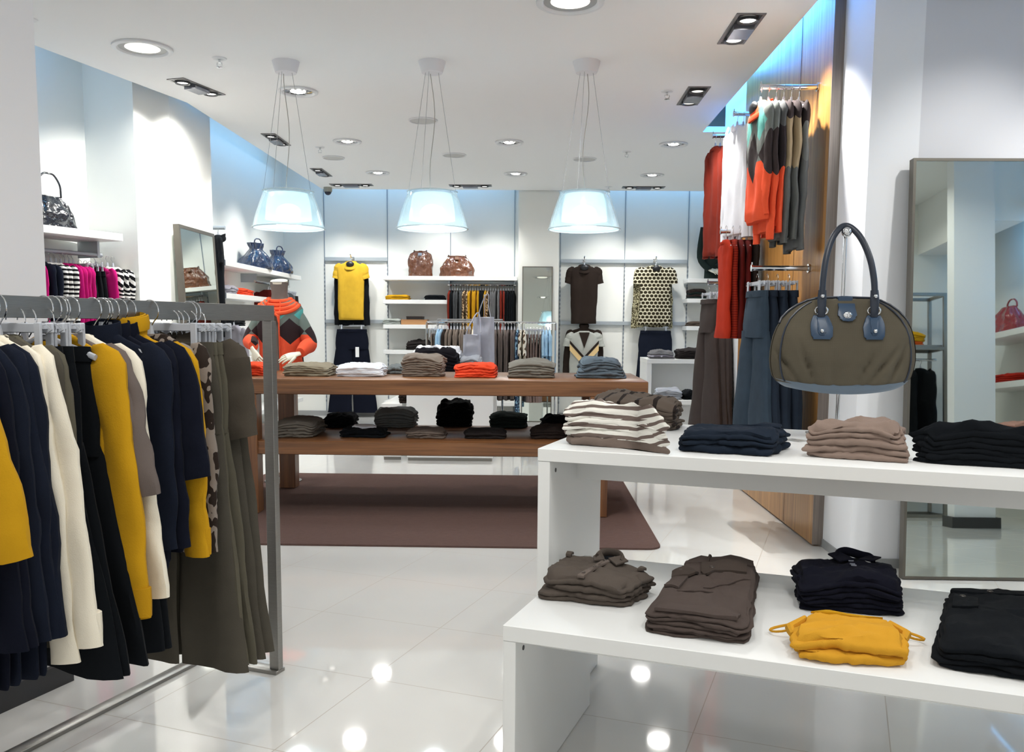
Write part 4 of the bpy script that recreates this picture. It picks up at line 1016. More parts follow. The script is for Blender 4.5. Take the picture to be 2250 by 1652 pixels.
R_ = qpile('folded_shirt', 'navy folded polo shirt with open collar', 'behind the mustard camisole', (1758, 1342), (1990, 1358), (1962, 1232), (1745, 1222), WL, [.03, .03, .036], [NSH], 53, layers=2, N=72, wr=.011, jit=.01)
T_, top_ = R_[-1]; collar_parts(T_, top_, NSH, .6, .93, 1.2)
for i in range(4): g = G(); p = top_(.55, .78 - i * .13, .003); g.box(p.x - .007, p.y - .0025, p.z, p.x + .007, p.y + .0025, p.z + .003); build('button_tab', g, paint('button_grey', (120, 124, 136), .4), T_)
MCM = fabric('mustard_jersey', (208, 152, 46), .85, .15, False, .05)
R_ = qpile('folded_camisole', 'mustard folded camisole with thin straps', 'at the low table front', (1732, 1452), (1994, 1472), (1960, 1352), (1772, 1338), WL, [.028, .030], [MCM], 54, layers=1, N=88, wr=.010, jit=.012)
T_, top_ = R_[-1]
for sg in (-1, 1):
    u0 = 0.02 if sg < 0 else .98; L_ = []
    base = top_(u0 - sg * .06 * 0, .80, -.006)
    for k in range(15):
        f = k / 14; a = pi * 2 * f
        L_.append(base + Vector((sg * (.012 + .036 * (1 - cos(a))), .02 * sin(a) + .012 * sg * 0, -.012 - .028 * sin(pi * f))))
    g = G(); g.tube(L_, .0035, 6, .6); build('strap', g, MCM, T_)
    p = base + Vector((sg * .012, -.01, -.01)); g = G(); g.tube([p + Vector((.007 * cos(t_), 0, .007 * sin(t_))) for t_ in [i * pi / 5 for i in range(11)]], .0015, 5); build('strap_ring', g, MUSTD, T_)
    g = G(); q = [top_(.04 if sg < 0 else .96, .72, -.012), top_(.0 if sg < 0 else 1.0, .3, -.03)]
    g.tube([q[0] + Vector((sg * .0, 0, 0)), (q[0] + q[1]) / 2 + Vector((sg * .022, 0, -.004)), q[1] + Vector((0, 0, .004))], [.010, .016, .010], 8, .8); build('side_fold', g, MCM, T_)
build('hem_edge', patch(top_, [(.08, .84), (.92, .86), (.92, .90), (.08, .88)], .0005, .0015), MUSTD, T_)
R_ = qpile('folded_trousers', 'black folded trousers with a button', 'at the low table right edge', (2052, 1470), (2350, 1515), (2320, 1300), (2078, 1282), WL, [.03, .036], [BLACK], 55, layers=2, N=72, wr=.009, lob=.8)
T_, top_ = R_[-1]
build('waistband', patch(top_, [(.04, .83), (.96, .83), (.95, .935), (.05, .935)], .001, .0025), BLACK, T_)
build('pocket', patch(top_, [(.08, .74), (.3, .74), (.3, .5), (.08, .5)], .002, .003), BLACK, T_)
for u, v in ((.4, .8), (.16, .72)): g = G(); g.ball(top_(u, v, .006), .008, 6, 1, 1, .45); build('button', g, paint('button_dark', (40, 34, 30), .3), T_)
# ================================================================== CLOTHES ON THE WALLS
HK['h'], HK['r'] = .075, .022
DGREY = fabric('dark_grey', (74, 76, 78)); GREYM = fabric('grey_melange', (112, 112, 114)); RUST = fabric('rust', (124, 42, 30), .9, .2, True); RUST2 = fabric('dark_rust', (92, 28, 26), .9, .2, True)
DKBR = fabric('espresso', (46, 38, 34)); BEIGE = fabric('beige', (204, 186, 150)); NTR = denimish('navy_wool', (36, 44, 56)); NTR2 = denimish('slate_denim', (50, 62, 74)); CHOC = fabric('chocolate', (62, 54, 52))
FUCH = fabric('fuchsia', (176, 22, 104), .9, .2); PALEB = fabric('pale_blue', (164, 200, 226)); REDM = fabric('red_knit', (200, 56, 48))
ZEB = stripes('black_white_stripe', (24, 24, 28), (232, 230, 226), .034, .5, 2, .02)
ZEB2 = stripes('zebra_stripe', (20, 20, 24), (226, 224, 220), .042, .5, 2, .09, .5)
FLOR = blot('floral_print', (70, 50, 34), (206, 178, 140), 45, .5)
DOTM = dots('dot_print', (206, 200, 176), (48, 42, 28), .056, .42)
BPR = blot('brown_white_print', (232, 226, 212), (82, 62, 46), 14, .55)
BLPAT = blot('blue_pattern', (46, 64, 92), (140, 180, 206), 40, .5)

# -- yellow top over black sleeves, black trousers (back wall, left)
YW = 12.29
P = Vector((HXY, YW, 2.165))
make_top('hanging_sweater', 'black long-sleeved sweater layered under the yellow top on the back wall', P + Vector((0, .045, -.02)), 0, BLACK, w=.20, L=.86, t=.03, sleeve='long', sl=.78, out=.035, neck='crew', r0=.06, r1=.042, hanger='black clip of the long-sleeved sweater under the yellow top')
make_top('hanging_shirt', 'yellow short-sleeved cowl-neck top on the back wall', P, 0, fabric('yellow_top', (204, 164, 52), .9, .2, True), w=.195, L=.80, t=.045, sleeve='short', sl=.16, out=.035, neck='cowl', r0=.068, r1=.062, cat='top', flare=.90)
TP = make_pants('hanging_trousers', 'wide black trousers with a white tag below the yellow top', Vector((HXY, YW + .02, 1.235)), 0, NAVY2, w=.225, L=1.17, t=.03, hem=.17, gap=.01, hanger='clip hanger of the wide black trousers below the yellow top', hz=.05)
g = G(); g.box(-.025, -.004, -.11, .025, 0, .03); build('price_tag', g, TAGW, TP, False, (.09, -.085, -.275))
# -- dark dress and V-neck sweater
P = Vector((HXB, YW, 2.135))
make_top('hanging_dress', 'dark brown short-sleeved cowl dress on the back wall', P, 0, DKBR, w=.20, L=.80, t=.05, sleeve='short', sl=.18, out=.035, neck='cowl', r0=.068, r1=.064, cat='dress', flare=.86, hanger='milky hanger of the dark brown cowl dress')
P = Vector((HXB + .01, YW - .01, 1.275))
make_top('hanging_sweater', 'dark brown long-sleeved sweater under the V-neck knit', P + Vector((0, .04, .0)), 0, DKBR, w=.23, L=.80, t=.03, sleeve='long', sl=.74, out=.05, neck='turtle', r0=.055, r1=.045, hanger='dark hanger of the sweaters below the brown dress')
T = make_top('hanging_sweater', 'grey V-neck knit with brown and apricot chevron on the back wall', P + Vector((0, -.012, -.04)), 0, fabric('pale_grey_knit', (176, 178, 172), .9, .2, True), w=.205, L=.72, t=.045, sleeve='short', sl=.14, out=.05, neck=None, r0=.07, r1=.065)
def vee(z0, dz, th, wid, y, m, nm):
    g = G()
    for s_ in (-1, 1): g.add([(0, y, z0 - dz), (s_ * wid, y + .02, z0), (s_ * wid, y + .02, z0 - th), (0, y, z0 - dz - th)], [(0, 1, 2, 3) if s_ > 0 else (3, 2, 1, 0)])
    v = list(g.v); g.add([(a, b + .006, c) for a, b, c in v], [(3, 2, 1, 0), (4, 5, 6, 7)]); build(nm, g, m, T)
vee(-.13, .22, .045, .20, -.092, DKBR, 'dark_chevron'); vee(-.18, .22, .09, .20, -.088, fabric('apricot', (222, 192, 140)), 'apricot_chevron')
g = G(); g.add([(-.075, -.052, -.02), (.075, -.052, -.02), (0, -.074, -.24), (-.075, -.045, -.02), (.075, -.045, -.02), (0, -.066, -.24)], [(0, 1, 2), (5, 4, 3), (0, 2, 5, 3), (1, 4, 5, 2), (0, 3, 4, 1)]); build('neck_opening', g, DKBR, T)
# -- dotted blouse and navy trousers
P = Vector((HXD, YW, 2.13))
make_top('hanging_blouse', 'long-sleeved printed blouse behind the dotted top', P + Vector((-.03, .05, 0)), 0, blot('olive_print', (60, 54, 36), (170, 164, 134), 60, .5), w=.235, L=.84, t=.03, sleeve='long', sl=.78, out=.04, neck=None, r0=.05, r1=.04, cat='blouse')
make_top('hanging_blouse', 'cream blouse with dark dots and cap sleeves', P, 0, DOTM, w=.222, L=.80, t=.05, sleeve='short', sl=.17, out=.04, neck='cowl', r0=.08, r1=.075, cat='blouse', hanger='milky hanger of the dotted blouse')
make_pants('hanging_trousers', 'navy trousers below the dotted blouse', Vector((HXD + .02, YW + .02, 1.245)), 0, NAVY, w=.225, L=1.1, t=.03, hem=.15, gap=.0, hanger='clip hanger of the navy trousers below the dotted blouse')

# -- coloured row under the long shelf: every garment hangs across the rail
def row(kind, xs_, y, z, specs, place, axis='x', w=.2, lod=0, hk=(.06, .018), jit=.02, out=.03, flare=1.0):
    global SEEDR
    HK['h'], HK['r'] = hk; n = len(specs); rnd = random.Random(int(y * 100) + n)
    cnt = {}
    for i, sp in enumerate(specs):
        nm, m, ty, L = sp[:4]; f = (i + .5) / n
        if axis == 'x': P = Vector((xs_[0] + (xs_[1] - xs_[0]) * f, y, z - hk[0] - hk[1])); rz = radians(90 + rnd.uniform(-5, 5))
        else: P = Vector((y, xs_[0] + (xs_[1] - xs_[0]) * f, z - hk[0] - hk[1])); rz = radians(rnd.uniform(-5, 5))
        cnt[nm] = cnt.get(nm, 0) + 1
        lab = '%s, %s' % (nm, place); hl = 'hanger of %s' % lab
        tot = sum(1 for q in specs if q[0] == nm); grp = None
        if tot > 1: grp = '%s %s' % (nm, place)
        lab = ('one of the %s pieces, %s' % (nm, place)) if tot > 1 else lab
        hl = ('hanger of one of the %s pieces, %s' % (nm, place)) if tot > 1 else hl
        hg = 'hangers: ' + grp if grp else None
        if ty == 't': o = make_top('hanging_sweater', lab, P, rz, m, w=w, L=L, t=.014, sleeve='long', sl=L * .88, out=out, neck=None, lod=lod, group=grp, r0=.045, r1=.035, flare=flare)
        elif ty == 's': o = make_top('hanging_shirt', lab, P, rz, m, w=w, L=L, t=.014, sleeve='short', sl=.2, out=out, neck=None, lod=lod, group=grp, cat='shirt', r0=.05, r1=.045)
        elif ty == 'p': o = make_pants('hanging_trousers', lab, P + Vector((0, 0, -.05)), rz, m, w=w * .8, L=L, t=.012, hem=.1, lod=lod, group=grp)
        elif ty == 'k': o = make_skirt('hanging_skirt', lab, P + Vector((0, 0, -.05)), rz, m, w=w * .75, L=L, t=.014, hem=.2, lod=lod, group=grp)
        b = len(bpy.data.objects)
        h = make_hanger(hl, P, rz, w, 0) if ty in 'ts' else make_clip_hanger(hl, P + Vector((0, 0, -.05)), rz, w * .8, 0)
        if grp: h['group'] = hg
        elif 'group' in h: del h['group']
        for q in (o, h):
            pass
t_ = lambda n, nm, m, ty='t', L=.62: [(nm, m, ty, L)] * n
row('c', (-1.17, -.25), 12.28, 1.86,
    t_(1, 'rust sweater at the left end', RUST, L=.66) + t_(1, 'black shirt with a white tag', BLACK) + t_(4, 'dark grey', DGREY) + t_(2, 'floral print', FLOR) + t_(4, 'yellow', MUST) + t_(2, 'black long', BLACK) + t_(1, 'single yellow sweater', MUST)
    + t_(1, 'patterned shirt', FLOR) + t_(4, 'grey melange', GREYM) + t_(2, 'rust red', RUST) + t_(4, 'black short', BLACK), 'under the long top shelf')
# grey row on the left wall
row('c', (10.9, 11.85), -3.28, 1.80, t_(1, 'dark red shirt', RUST2) + t_(3, 'grey knit', GREYM) + t_(3, 'dark grey knit', DGREY) + t_(4, 'grey trousers', GREYM, 'p', .85) + t_(2, 'charcoal trousers', fabric('charcoal', (44, 40, 40)), 'p', .95), 'on the left wall rail', 'y', w=.18)
# row on the chrome rack behind the table
row('c', (-1.10, .20), 9.5, 1.335, t_(2, 'taupe trousers at left', TKN, 'p', .9) + t_(2, 'pale blue', PALEB, 's', .6) + t_(1, 'dark shirt', DKBR, 's', .6) + t_(8, 'taupe left', TKN, 't', .65) + t_(3, 'cream', CREAM, 't', .65)
    + t_(3, 'cream right', CREAM, 't', .7) + t_(8, 'taupe right', TAUPE, 't', .75) + t_(1, 'blue patterned scarf dress', BLPAT, 't', 1.0) + t_(2, 'brown and white print', BPR, 's', .7) + t_(5, 'taupe pleated skirt', fabric('mauve_taupe', (134, 116, 110)), 'k', .72) + t_(3, 'pale blue right end', PALEB, 's', .62), 'on the chrome rack', w=.19, out=.03)

# recess at the left: pink, striped, black
HK['h'], HK['r'] = .065, .020
BP, bd, bn = BAYR
def bay_at(px, hw, py=620):
    n = bd; Q = BP - bn * hw      # near end of the garment, towards the room
    P = onp(px, py, Q, bn); s_ = (P - Q).dot(bd); p = BP + bd * s_; p.z = BP.z - .085; return p
brz = math.atan2(bn.y, bn.x)      # garment width runs across the rail
def bgar(ty, lb, px, m, L, hw=.2, **kw):
    P = bay_at(px, hw)
    if ty == 't': make_top('hanging_sweater', lb, P, brz, m, w=hw, L=L, t=.018, sl=L * .9, out=.01, neck=kw.get('neck', 'crew'), r0=.055, r1=.04, hanger='milky hanger of the ' + lb)
    else: make_pants('hanging_trousers', lb, P + Vector((0, 0, -.05)), brz, m, w=hw * .85, L=L, t=.02, hem=.12, hanger='clip hanger of the ' + lb)
for ty, lb, px, m, L in [('t', 'fuchsia sweater next to the left pillar', 100, FUCH, .70), ('t', 'navy top between fuchsia and striped sweaters', 118, NAVY, .72), ('t', 'navy top touching the striped roll-necks', 130, NAVY, .72),
        ('t', 'first black and white striped sweater in the recess', 142, ZEB, .78), ('t', 'middle black and white striped sweater in the recess', 155, ZEB, .78), ('t', 'last black and white striped sweater in the recess', 166, ZEB, .78),
        ('t', 'fuchsia cardigan beside the striped sweaters', 177, FUCH, .76), ('t', 'second fuchsia cardigan of four in the recess', 187, FUCH, .76), ('t', 'third fuchsia cardigan of four in the recess', 196, FUCH, .76), ('t', 'fourth fuchsia cardigan, beside the black trousers', 204, FUCH, .76),
        ('p', 'black trousers beside the fuchsia cardigans in the recess', 218, BLACK, .74), ('p', 'middle black trousers in the recess', 230, BLACK, .74), ('p', 'last black trousers before the zebra tops', 240, BLACK, .74),
        ('t', 'fuchsia top between black trousers and zebra tops', 253, FUCH, .70), ('t', 'first zebra-striped top in the recess', 266, ZEB2, .72), ('t', 'second zebra-striped top in the recess', 278, ZEB2, .72), ('t', 'third zebra-striped top in the recess', 290, ZEB2, .72),
        ('p', 'black trousers near the right end of the recess rail', 304, BLACK, .76), ('t', 'fuchsia top at the right end of the recess rail', 316, FUCH, .72)]:
    bgar(ty, lb, px, m, L)

# -------- face-out rods on the wood panel
def rod(label, x0, y, z, x1=WX):
    t = thing('faceout_rod', label, 'display rod', (x1, y, z))
    L = x1 - x0; gg = G(); gg.tube([(0, 0, 0), (-L, 0, 0)], .016, 12); build('bar', gg, CHROME, t)
    gg = G(); gg.tube([(-L + .002, 0, 0), (-L - .006, 0, 0)], .021, 12); gg.box(-L - .004, -.003, 0, -L + .002, .003, .035); build('end_stop', gg, CHROME, t)
    gg = G(); gg.tube([(-.001, 0, 0), (-.008, 0, 0)], .027, 14); build('wall_flange', gg, CHROME, t)
rod('chrome rod highest on the wood panel, holding argyle sweaters', 1.345, 5.43, 2.72)
rod('chrome rod on the wood panel holding white blouses', 1.49, 6.80, 2.885)
rod('chrome rod farthest back, holding rust sweaters', 1.50, 7.62, 2.895, 1.682)
rod('lower chrome rod on the wood panel holding denim trousers', 1.335, 5.46, 1.66)
rod('hidden chrome rod behind the rust tank tops', 1.42, 6.80, 2.02)
rod('lower chrome rod farthest back, holding brown trousers', 1.49, 7.60, 1.673, 1.682)
HK['h'], HK['r'] = .085, .020
A1M = argyle('argyle_orange', (112, 116, 112), (58, 50, 50), (222, 84, 52), -.36, (96, 160, 152), .22, .30)
A2M = argyle('argyle_orange_grey', (92, 92, 92), (52, 46, 48), (224, 86, 54), -.32, None, .24, .28, .25)
A3M = argyle('argyle_grey', (58, 50, 50), (158, 140, 112), (96, 98, 96), -.30, None, .24, .30, .2)
A4M = argyle('argyle_grey_dark', (52, 46, 46), (112, 114, 112), (98, 100, 100), -.30, None, .24, .30)
def side_top(lb, X, y, zr, m, L, w=.18, d=0, **kw):
    z = zr - HK['h'] - HK['r'] + .014
    kk = dict(kind='hanging_sweater', t=.018, sl=.62, out=.0, neck='crew', r0=.062, r1=.045); kk.update(kw); kd = kk.pop('kind')
    make_top(kd, lb, Vector((X, y, z)), radians(-90 + d), m, w=w, L=L, hanger='milky hanger of the ' + lb, **kk)
y = 5.43
side_top('orange gathered-collar argyle cardigan, outermost on the top rod', 1.345, y, 2.72, A1M, .70, neck='cowl', neckm=ORNG2, d=4, sl=.60, kind='hanging_cardigan', cat='cardigan', t=.03)
side_top('orange and grey argyle cardigan, second on the top rod', 1.39, y, 2.72, A1M, .76, neckm=ORNG2, d=1, kind='hanging_cardigan', cat='cardigan', sl=.74)
side_top('orange argyle sweater with black diamond, third on the top rod', 1.435, y, 2.72, A2M, .74, neckm=ORNG2, sl=.70)
side_top('grey argyle sweater with beige diamond on the top rod', 1.48, y, 2.72, A3M, .80, d=-3, sl=.76)
side_top('grey argyle sweater, second from the wood panel', 1.525, y, 2.72, A3M, .80, d=-2, sl=.74)
side_top('dark-shouldered grey sweater closest to the wood panel', 1.57, y, 2.72, A4M, .86, d=-2, sl=.80)
WBL = fabric('white_blouse', (240, 240, 246), .85, .1, False, .03)
for X, lb, d in ((1.515, 'outermost white ruffled blouse on the wood panel', 10), (1.56, 'middle white ruffled blouse on the wood panel', 5), (1.61, 'white ruffled blouse closest to the wood panel', 0)):
    side_top(lb, X, 6.80, 2.885, WBL, .80, d=d, kind='hanging_blouse', cat='blouse', neck='shirt', sl=.76, out=.02, w=.21)
for X, lb, d, m in ((1.52, 'outermost rust sweater at the far end of the wood panel', 10, RUST), (1.56, 'second rust sweater at the far end of the wood panel', 3, argyle('argyle_rust', (150, 56, 40), (96, 74, 60), (140, 44, 32), -.5, None, .22, .4)), (1.60, 'third rust sweater at the far end of the wood panel', 0, RUST2), (1.64, 'rust sweater closest to the wall at the far end', 0, RUST)):
    side_top(lb, X, 7.62, 2.895, m, .90, d=d, sl=.84)
STRR = stripes('rust_rib', (150, 46, 30), (122, 34, 26), .018, .5, 2)
for X, lb, m in ((1.42, 'outermost rust-orange tank top under the argyle cardigans', fabric('deep_orange', (176, 52, 32), .9, .2, True)), (1.47, 'second rust-orange tank top from outside', STRR), (1.52, 'dark rust tank top in the middle of its rod', RUST2), (1.57, 'rust tank top, second from the wood panel', RUST2), (1.62, 'dark tank top closest to the wood panel', DKBR)):
    side_top(lb, X, 6.62, 2.03, m, .72, sleeve=None, w=.15, d=5 if X < 1.45 else 0, kind='hanging_tank_top', cat='tank top', t=.025)
for X, lb, m, d in ((1.37, 'slate denim trousers, outermost on the lower rod', NTR2, 3), (1.43, 'slate denim trousers, second on the lower rod', NTR, 1), (1.49, 'dark navy trousers, third on the lower rod', NTR, 0), (1.56, 'dark navy trousers closest to the wood panel', NTR, -2)):
    z = 1.66 - HK['h'] - HK['r'] + .014
    make_pants('hanging_trousers', lb, Vector((X, 5.46, z - .05)), radians(-90 + d), m, w=.185, L=1.12, t=.035, hem=.21, hanger='clip hanger of the ' + lb, gap=-.02)
for X, lb, d in ((1.50, 'chocolate wide trousers, outermost at the far rod', 5), (1.56, 'chocolate wide trousers, middle of the far rod', 6), (1.62, 'chocolate wide trousers closest to the far wall end', 0)):
    z = 1.673 - HK['h'] - HK['r'] + .014
    make_pants('hanging_trousers', lb, Vector((X, 7.60, z - .05)), radians(-90 + d), CHOC, w=.19, L=1.18, t=.04, hem=.24, hanger='clip hanger of the ' + lb, gap=-.02)

# -------- left wall face-outs
def rod_left(label, y, z, x0=-3.46, x1=-3.12):
    t = thing('faceout_rod', label, 'display rod', (x0, y, z)); gg = G(); gg.tube([(0, 0, 0), (x1 - x0, 0, 0)], .018, 10); build('bar', gg, RAILG, t)
rod_left('grey rod on the left wall holding the long black top', 8.6, 2.225, -3.46, -2.99)
rod_left('grey rod on the left wall holding the grey polo shirt', 8.9, 1.36, -3.46, -2.98)
HK['h'], HK['r'] = .06, .018
make_top('hanging_dress', 'long black short-sleeved top hanging on the left wall', (-3.06, 8.6, 2.15), radians(-66), BLACK, w=.17, L=.98, t=.04, sleeve='short', sl=.2, out=.06, neck='cowl', cat='top', hanger='hanger of the long black top on the left wall')
make_top('hanging_shirt', 'grey polo shirt with a tag hanging on the left wall', (-3.03, 8.9, 1.28), radians(-40), fabric('polo_grey', (132, 130, 138)), w=.19, L=.62, t=.03, sleeve='short', sl=.24, out=.05, neck='shirt', cat='shirt', hanger='hanger of the grey polo shirt')

# ================================================================== SMALL PILES ON THE SHELVES
def ypile(item, place, kind, xl, xr, yb, Yf, z, dp, hs, mats, seed, **kw):
    a, b = ony(xl, yb, Yf), ony(xr, yb, Yf)
    stack(kind, item, place, Vector(((a.x + b.x) / 2, Yf + dp / 2, z + .0005)), 0, b.x - a.x, dp, hs, mats, seed, N=44, **kw)
YS = YB + .03
ypile('yellow folded sweater', 'on the shelf under the brown bags', 'folded_sweater', 846, 897, 657, YS, 1.645, .26, [.02, .02, .025], [MUST], 61, layers=1)
ypile('black folded sweater', 'on the shelf beside the yellow pile', 'folded_sweater', 932, 976, 657, YS, 1.645, .25, [.03, .035], [BLACK], 62, layers=1)
ypile('pale grey folded shirt', 'left of the wooden box', 'folded_shirt', 840, 879, 713, YS, 1.305, .26, [.018, .018, .02, .022], [fabric('sage_grey', (160, 166, 162))], 63, layers=1)
ypile('dark rumpled jumper', 'alone on the back-wall shelf', 'folded_sweater', 891, 945, 768, YS, .955, .26, [.05, .07], [fabric('charcoal', (44, 40, 40))], 64, layers=1, wr=.02)
a, b = ony(881, 713, YS), ony(938, 713, YS)
t = thing('storage_box', 'low wooden box on the back-wall shelf', 'box', ((a.x + b.x) / 2, YS + .13, 1.3055)); hx = (b.x - a.x) / 2
g = G(); g.box(-hx, -.12, 0, hx, .12, .062, .002); build('box_body', g, wood('oak', (160, 112, 70), (190, 144, 98), 0), t); g = G(); g.box(-hx - .002, -.122, .062, hx + .002, .122, .070, .001); build('lid', g, wood('oak_lid', (160, 112, 70), (190, 144, 98), 0), t)
a, b = ony(892, 700, YS), ony(928, 700, YS)
t = thing('storage_box', 'small black box on top of the wooden box', 'box', ((a.x + b.x) / 2, YS + .13, 1.376)); hx = (b.x - a.x) / 2
g = G(); g.box(-hx, -.09, 0, hx, .09, .035, .002); build('box_body', g, BLACKP, t); g = G(); g.box(-hx - .002, -.092, .030, hx + .002, .092, .044, .001); build('lid', g, paint('box_brown', (50, 38, 32), .6), t)
ypile('dark green folded top', 'on the short shelf by brown trousers', 'folded_shirt', 1513, 1552, 664, 12.15, 1.685, .24, [.03, .03, .035, .035], [fabric('dark_green', (38, 48, 46)), DBR], 65, layers=1)
ypile('brown folded top', 'on the short shelf above the striped denim', 'folded_shirt', 1512, 1545, 716, 12.15, 1.31, .24, [.03, .03], [BRN], 66, layers=1)
TZ = .9725
ypile('grey striped folded shirt', 'on the far right white table', 'folded_shirt', 1430, 1482, 784, 9.03, TZ, .28, [.022, .022, .03], [GREYM, stripes('grey_stripe', (118, 114, 124), (190, 188, 198), .03, .6, 1)], 67, layers=1, wr=.012)
ypile('black folded jeans with a silver label', 'on the far right white table', 'folded_jeans', 1490, 1542, 784, 9.03, TZ, .28, [.03, .035, .035], [fabric('charcoal', (44, 40, 40))], 68, layers=1, wr=.01)
ypile('pale grey folded shirt', 'on the low far right table', 'folded_shirt', 1444, 1500, 867, 8.50, .6005, .26, [.03, .03, .035], [fabric('pale_grey', (160, 164, 172))], 69, layers=1, wr=.012)
ypile('black folded shirt', 'on the low far right table', 'folded_shirt', 1503, 1535, 867, 8.50, .6005, .24, [.035, .04], [BLACK], 70, layers=1, wr=.01)
# left wall shelves
def lpile(item, place, kind, y, z, W_, hs, mats, seed, **kw):
    stack(kind, item, place, Vector((-3.30, y, z + .0005)), radians(90), W_, .26, hs, mats, seed, N=44, **kw)
lpile('grey folded shirt', 'on the left wall shelf near the black top', 'folded_shirt', 9.35, 1.615, .34, [.025, .025, .03], [fabric('lilac_grey', (150, 148, 156))], 71, layers=1, wr=.01)
lpile('orange folded sweater', 'on the left wall shelf beside the grey shirts', 'folded_sweater', 9.85, 1.615, .34, [.035, .04], [ORNG], 72, layers=1)
lpile('black folded trousers', 'on the left wall shelf level with the rack rail', 'folded_trousers', 9.5, 1.275, .4, [.03, .03, .035], [BLACK], 73, layers=1)
lpile('brown folded trousers', 'on the low left wall shelf', 'folded_trousers', 9.5, .93, .4, [.03, .03, .035], [BRN], 74, layers=1)
# pile on the white table behind the wooden one
TZ2 = .8405
def tpile(item, place, kind, xl, xr, yb, Yf, dp, hs, mats, seed, z=TZ2, **kw):
    a, b = ony(xl, yb, Yf), ony(xr, yb, Yf); stack(kind, item, place, Vector(((a.x + b.x) / 2, Yf + dp / 2, z)), 0, b.x - a.x, dp, hs, mats, seed, N=36, **kw)
tpile('black bulky folded jumper', 'on the white table behind the orange-red pair', 'folded_sweater', 898, 1010, 820, 8.38, .30, [.06, .07, .08], [fabric('black_violet', (24, 22, 28))], 81, layers=1, wr=.022, shrink=.06)
tpile('grey-white folded shirt', 'behind the black jumpers on the white table', 'folded_shirt', 905, 1012, 815, 8.70, .3, [.05, .05, .06, .07], [fabric('pale_lilac', (196, 196, 210)), WHT], 82, layers=1, wr=.02)
tpile('grey folded sweater', 'right of the black jumpers on the white table', 'folded_sweater', 1008, 1058, 820, 8.62, .3, [.05, .05, .06], [fabric('pale_grey', (160, 164, 172))], 83, layers=1, wr=.015)
tpile('olive rolled garment', 'in front of the grey sweaters on the white table', 'rolled_garment', 1008, 1042, 824, 8.40, .2, [.07], [OLIVE2], 84, layers=1, wr=.01)
tpile('navy folded trousers', 'at the right end of the white table behind', 'folded_trousers', 1055, 1078, 812, 8.95, .25, [.07, .07, .08], [NAVY], 85, layers=1, wr=.01)
tpile('dark folded trousers', 'on the low white table left of the tall one', 'folded_trousers', 874, 892, 884, 8.44, .2, [.03, .03, .03], [DKBR], 86, z=.5455, layers=1)
# ================================================================== THE LARGE HANDBAG ON ITS STAND
def mk_canvas():
    a = NM('olive_canvas', .9, 0, .25); v = a.coord(); wv = a.node('ShaderNodeTexWave'); wv.inputs['Scale'].default_value = 170; wv.bands_direction = 'X'; a.link(v, wv.inputs[0])
    w2 = a.node('ShaderNodeTexWave'); w2.inputs['Scale'].default_value = 170; w2.bands_direction = 'Z'; a.link(v, w2.inputs[0])
    h = a.mth('ADD', wv.outputs[1], w2.outputs[1]); n = a.noise(v, 6, 4)
    a.col(a.mix(n, lin((76, 71, 60)), lin((98, 91, 77)))); a.bump(h, .35, .0008); return a.m
CANVAS = mk_canvas(); BLEA = paint('blue_leather', (38, 62, 88), .36); BLEAD = paint('navy_leather', (34, 42, 56), .32); BLEAL = paint('pale_blue_leather', (96, 112, 128), .42)
PY_ = 3.13; PB = Vector((ony(1854, 600, PY_).x, PY_, WT))
hk_ = ony(1857, 512, PY_ - .09)
t = thing('bag_stand', 'thin steel display stand holding the large handbag over the white table', 'bag stand', PB)
H_ = hk_.z - WT
g = G(); g.tube([(0, 0, .004), (0, 0, H_)], .0065, 12); g.tube([(0, 0, H_ - .006), (hk_.x - PB.x, -.10, H_ + .002)], .006, 10); build('pole', g, CHROME, t)
g = G(); g.ball((hk_.x - PB.x, -.105, H_ + .002), .017, 10); build('ball_tip', g, CHROME, t)
g = G(); g.box(-.09, -.07, 0, .09, .07, .006, .002); build('base_plate', g, STEEL, t)
BW = .238; BC = ony(1845, 862, PY_ - .095)
t = thing('handbag', 'large olive canvas handbag with navy leather handle and blue tabs', 'handbag', BC, radians(-5))
prof = [(.000, .165, .056), (.004, .195, .068), (.014, .215, .076), (.035, .230, .082), (.07, .237, .086), (.11, .240, .086), (.15, .238, .082), (.19, .231, .075), (.22, .221, .066), (.25, .204, .054), (.275, .180, .042), (.295, .152, .031), (.31, .120, .020), (.318, .085, .012)]
def bag_pt(a, z, prof=prof, pleat=True):
    for i in range(len(prof) - 1):
        if prof[i][0] <= z <= prof[i + 1][0]: break
    f = (z - prof[i][0]) / (prof[i + 1][0] - prof[i][0]); hw = prof[i][1] + (prof[i + 1][1] - prof[i][1]) * f; hd = prof[i][2] + (prof[i + 1][2] - prof[i][2]) * f
    c, s_ = cos(a), sin(a); x = hw * (abs(c) ** .62) * (1 if c > 0 else -1); y = hd * (abs(s_) ** .7) * (1 if s_ > 0 else -1)
    y += .022 * (x / .238) ** 2 * (1 if y < 0 else -1) * .6
    zz = z + .022 * (abs(x) / .2) ** 2 * max(0, 1 - z / .12)          # the base curves up at its ends
    if pleat:
        e = max(0, 1 - abs(z - .09) / .09)
        q = 0
        for px_, wd, sl in ((-.11, .008, .35), (-.045, .007, .1), (.0, .006, .0), (.045, .009, -.5), (.085, .009, -.75), (-.17, .008, .6), (.15, .008, -.4)):
            d_ = (x - (px_ + sl * (z - .05) * -1)) / wd; q += math.exp(-d_ * d_)
        y += .017 * e * q * (1 if y < 0 else -1)
        y += .006 * nz(x * 8, z * 10, 3)
    return Vector((x, y, zz))
g = G(); NB = 150; rings = []
zs = [.0] + [.004 + .314 * (i / 44) for i in range(45)]
for z in zs: rings.append([bag_pt(2 * pi * k / NB, min(z, .3179)) for k in range(NB)])
g.loft(rings); build('bag_body', g, CANVAS, t, angle=60)
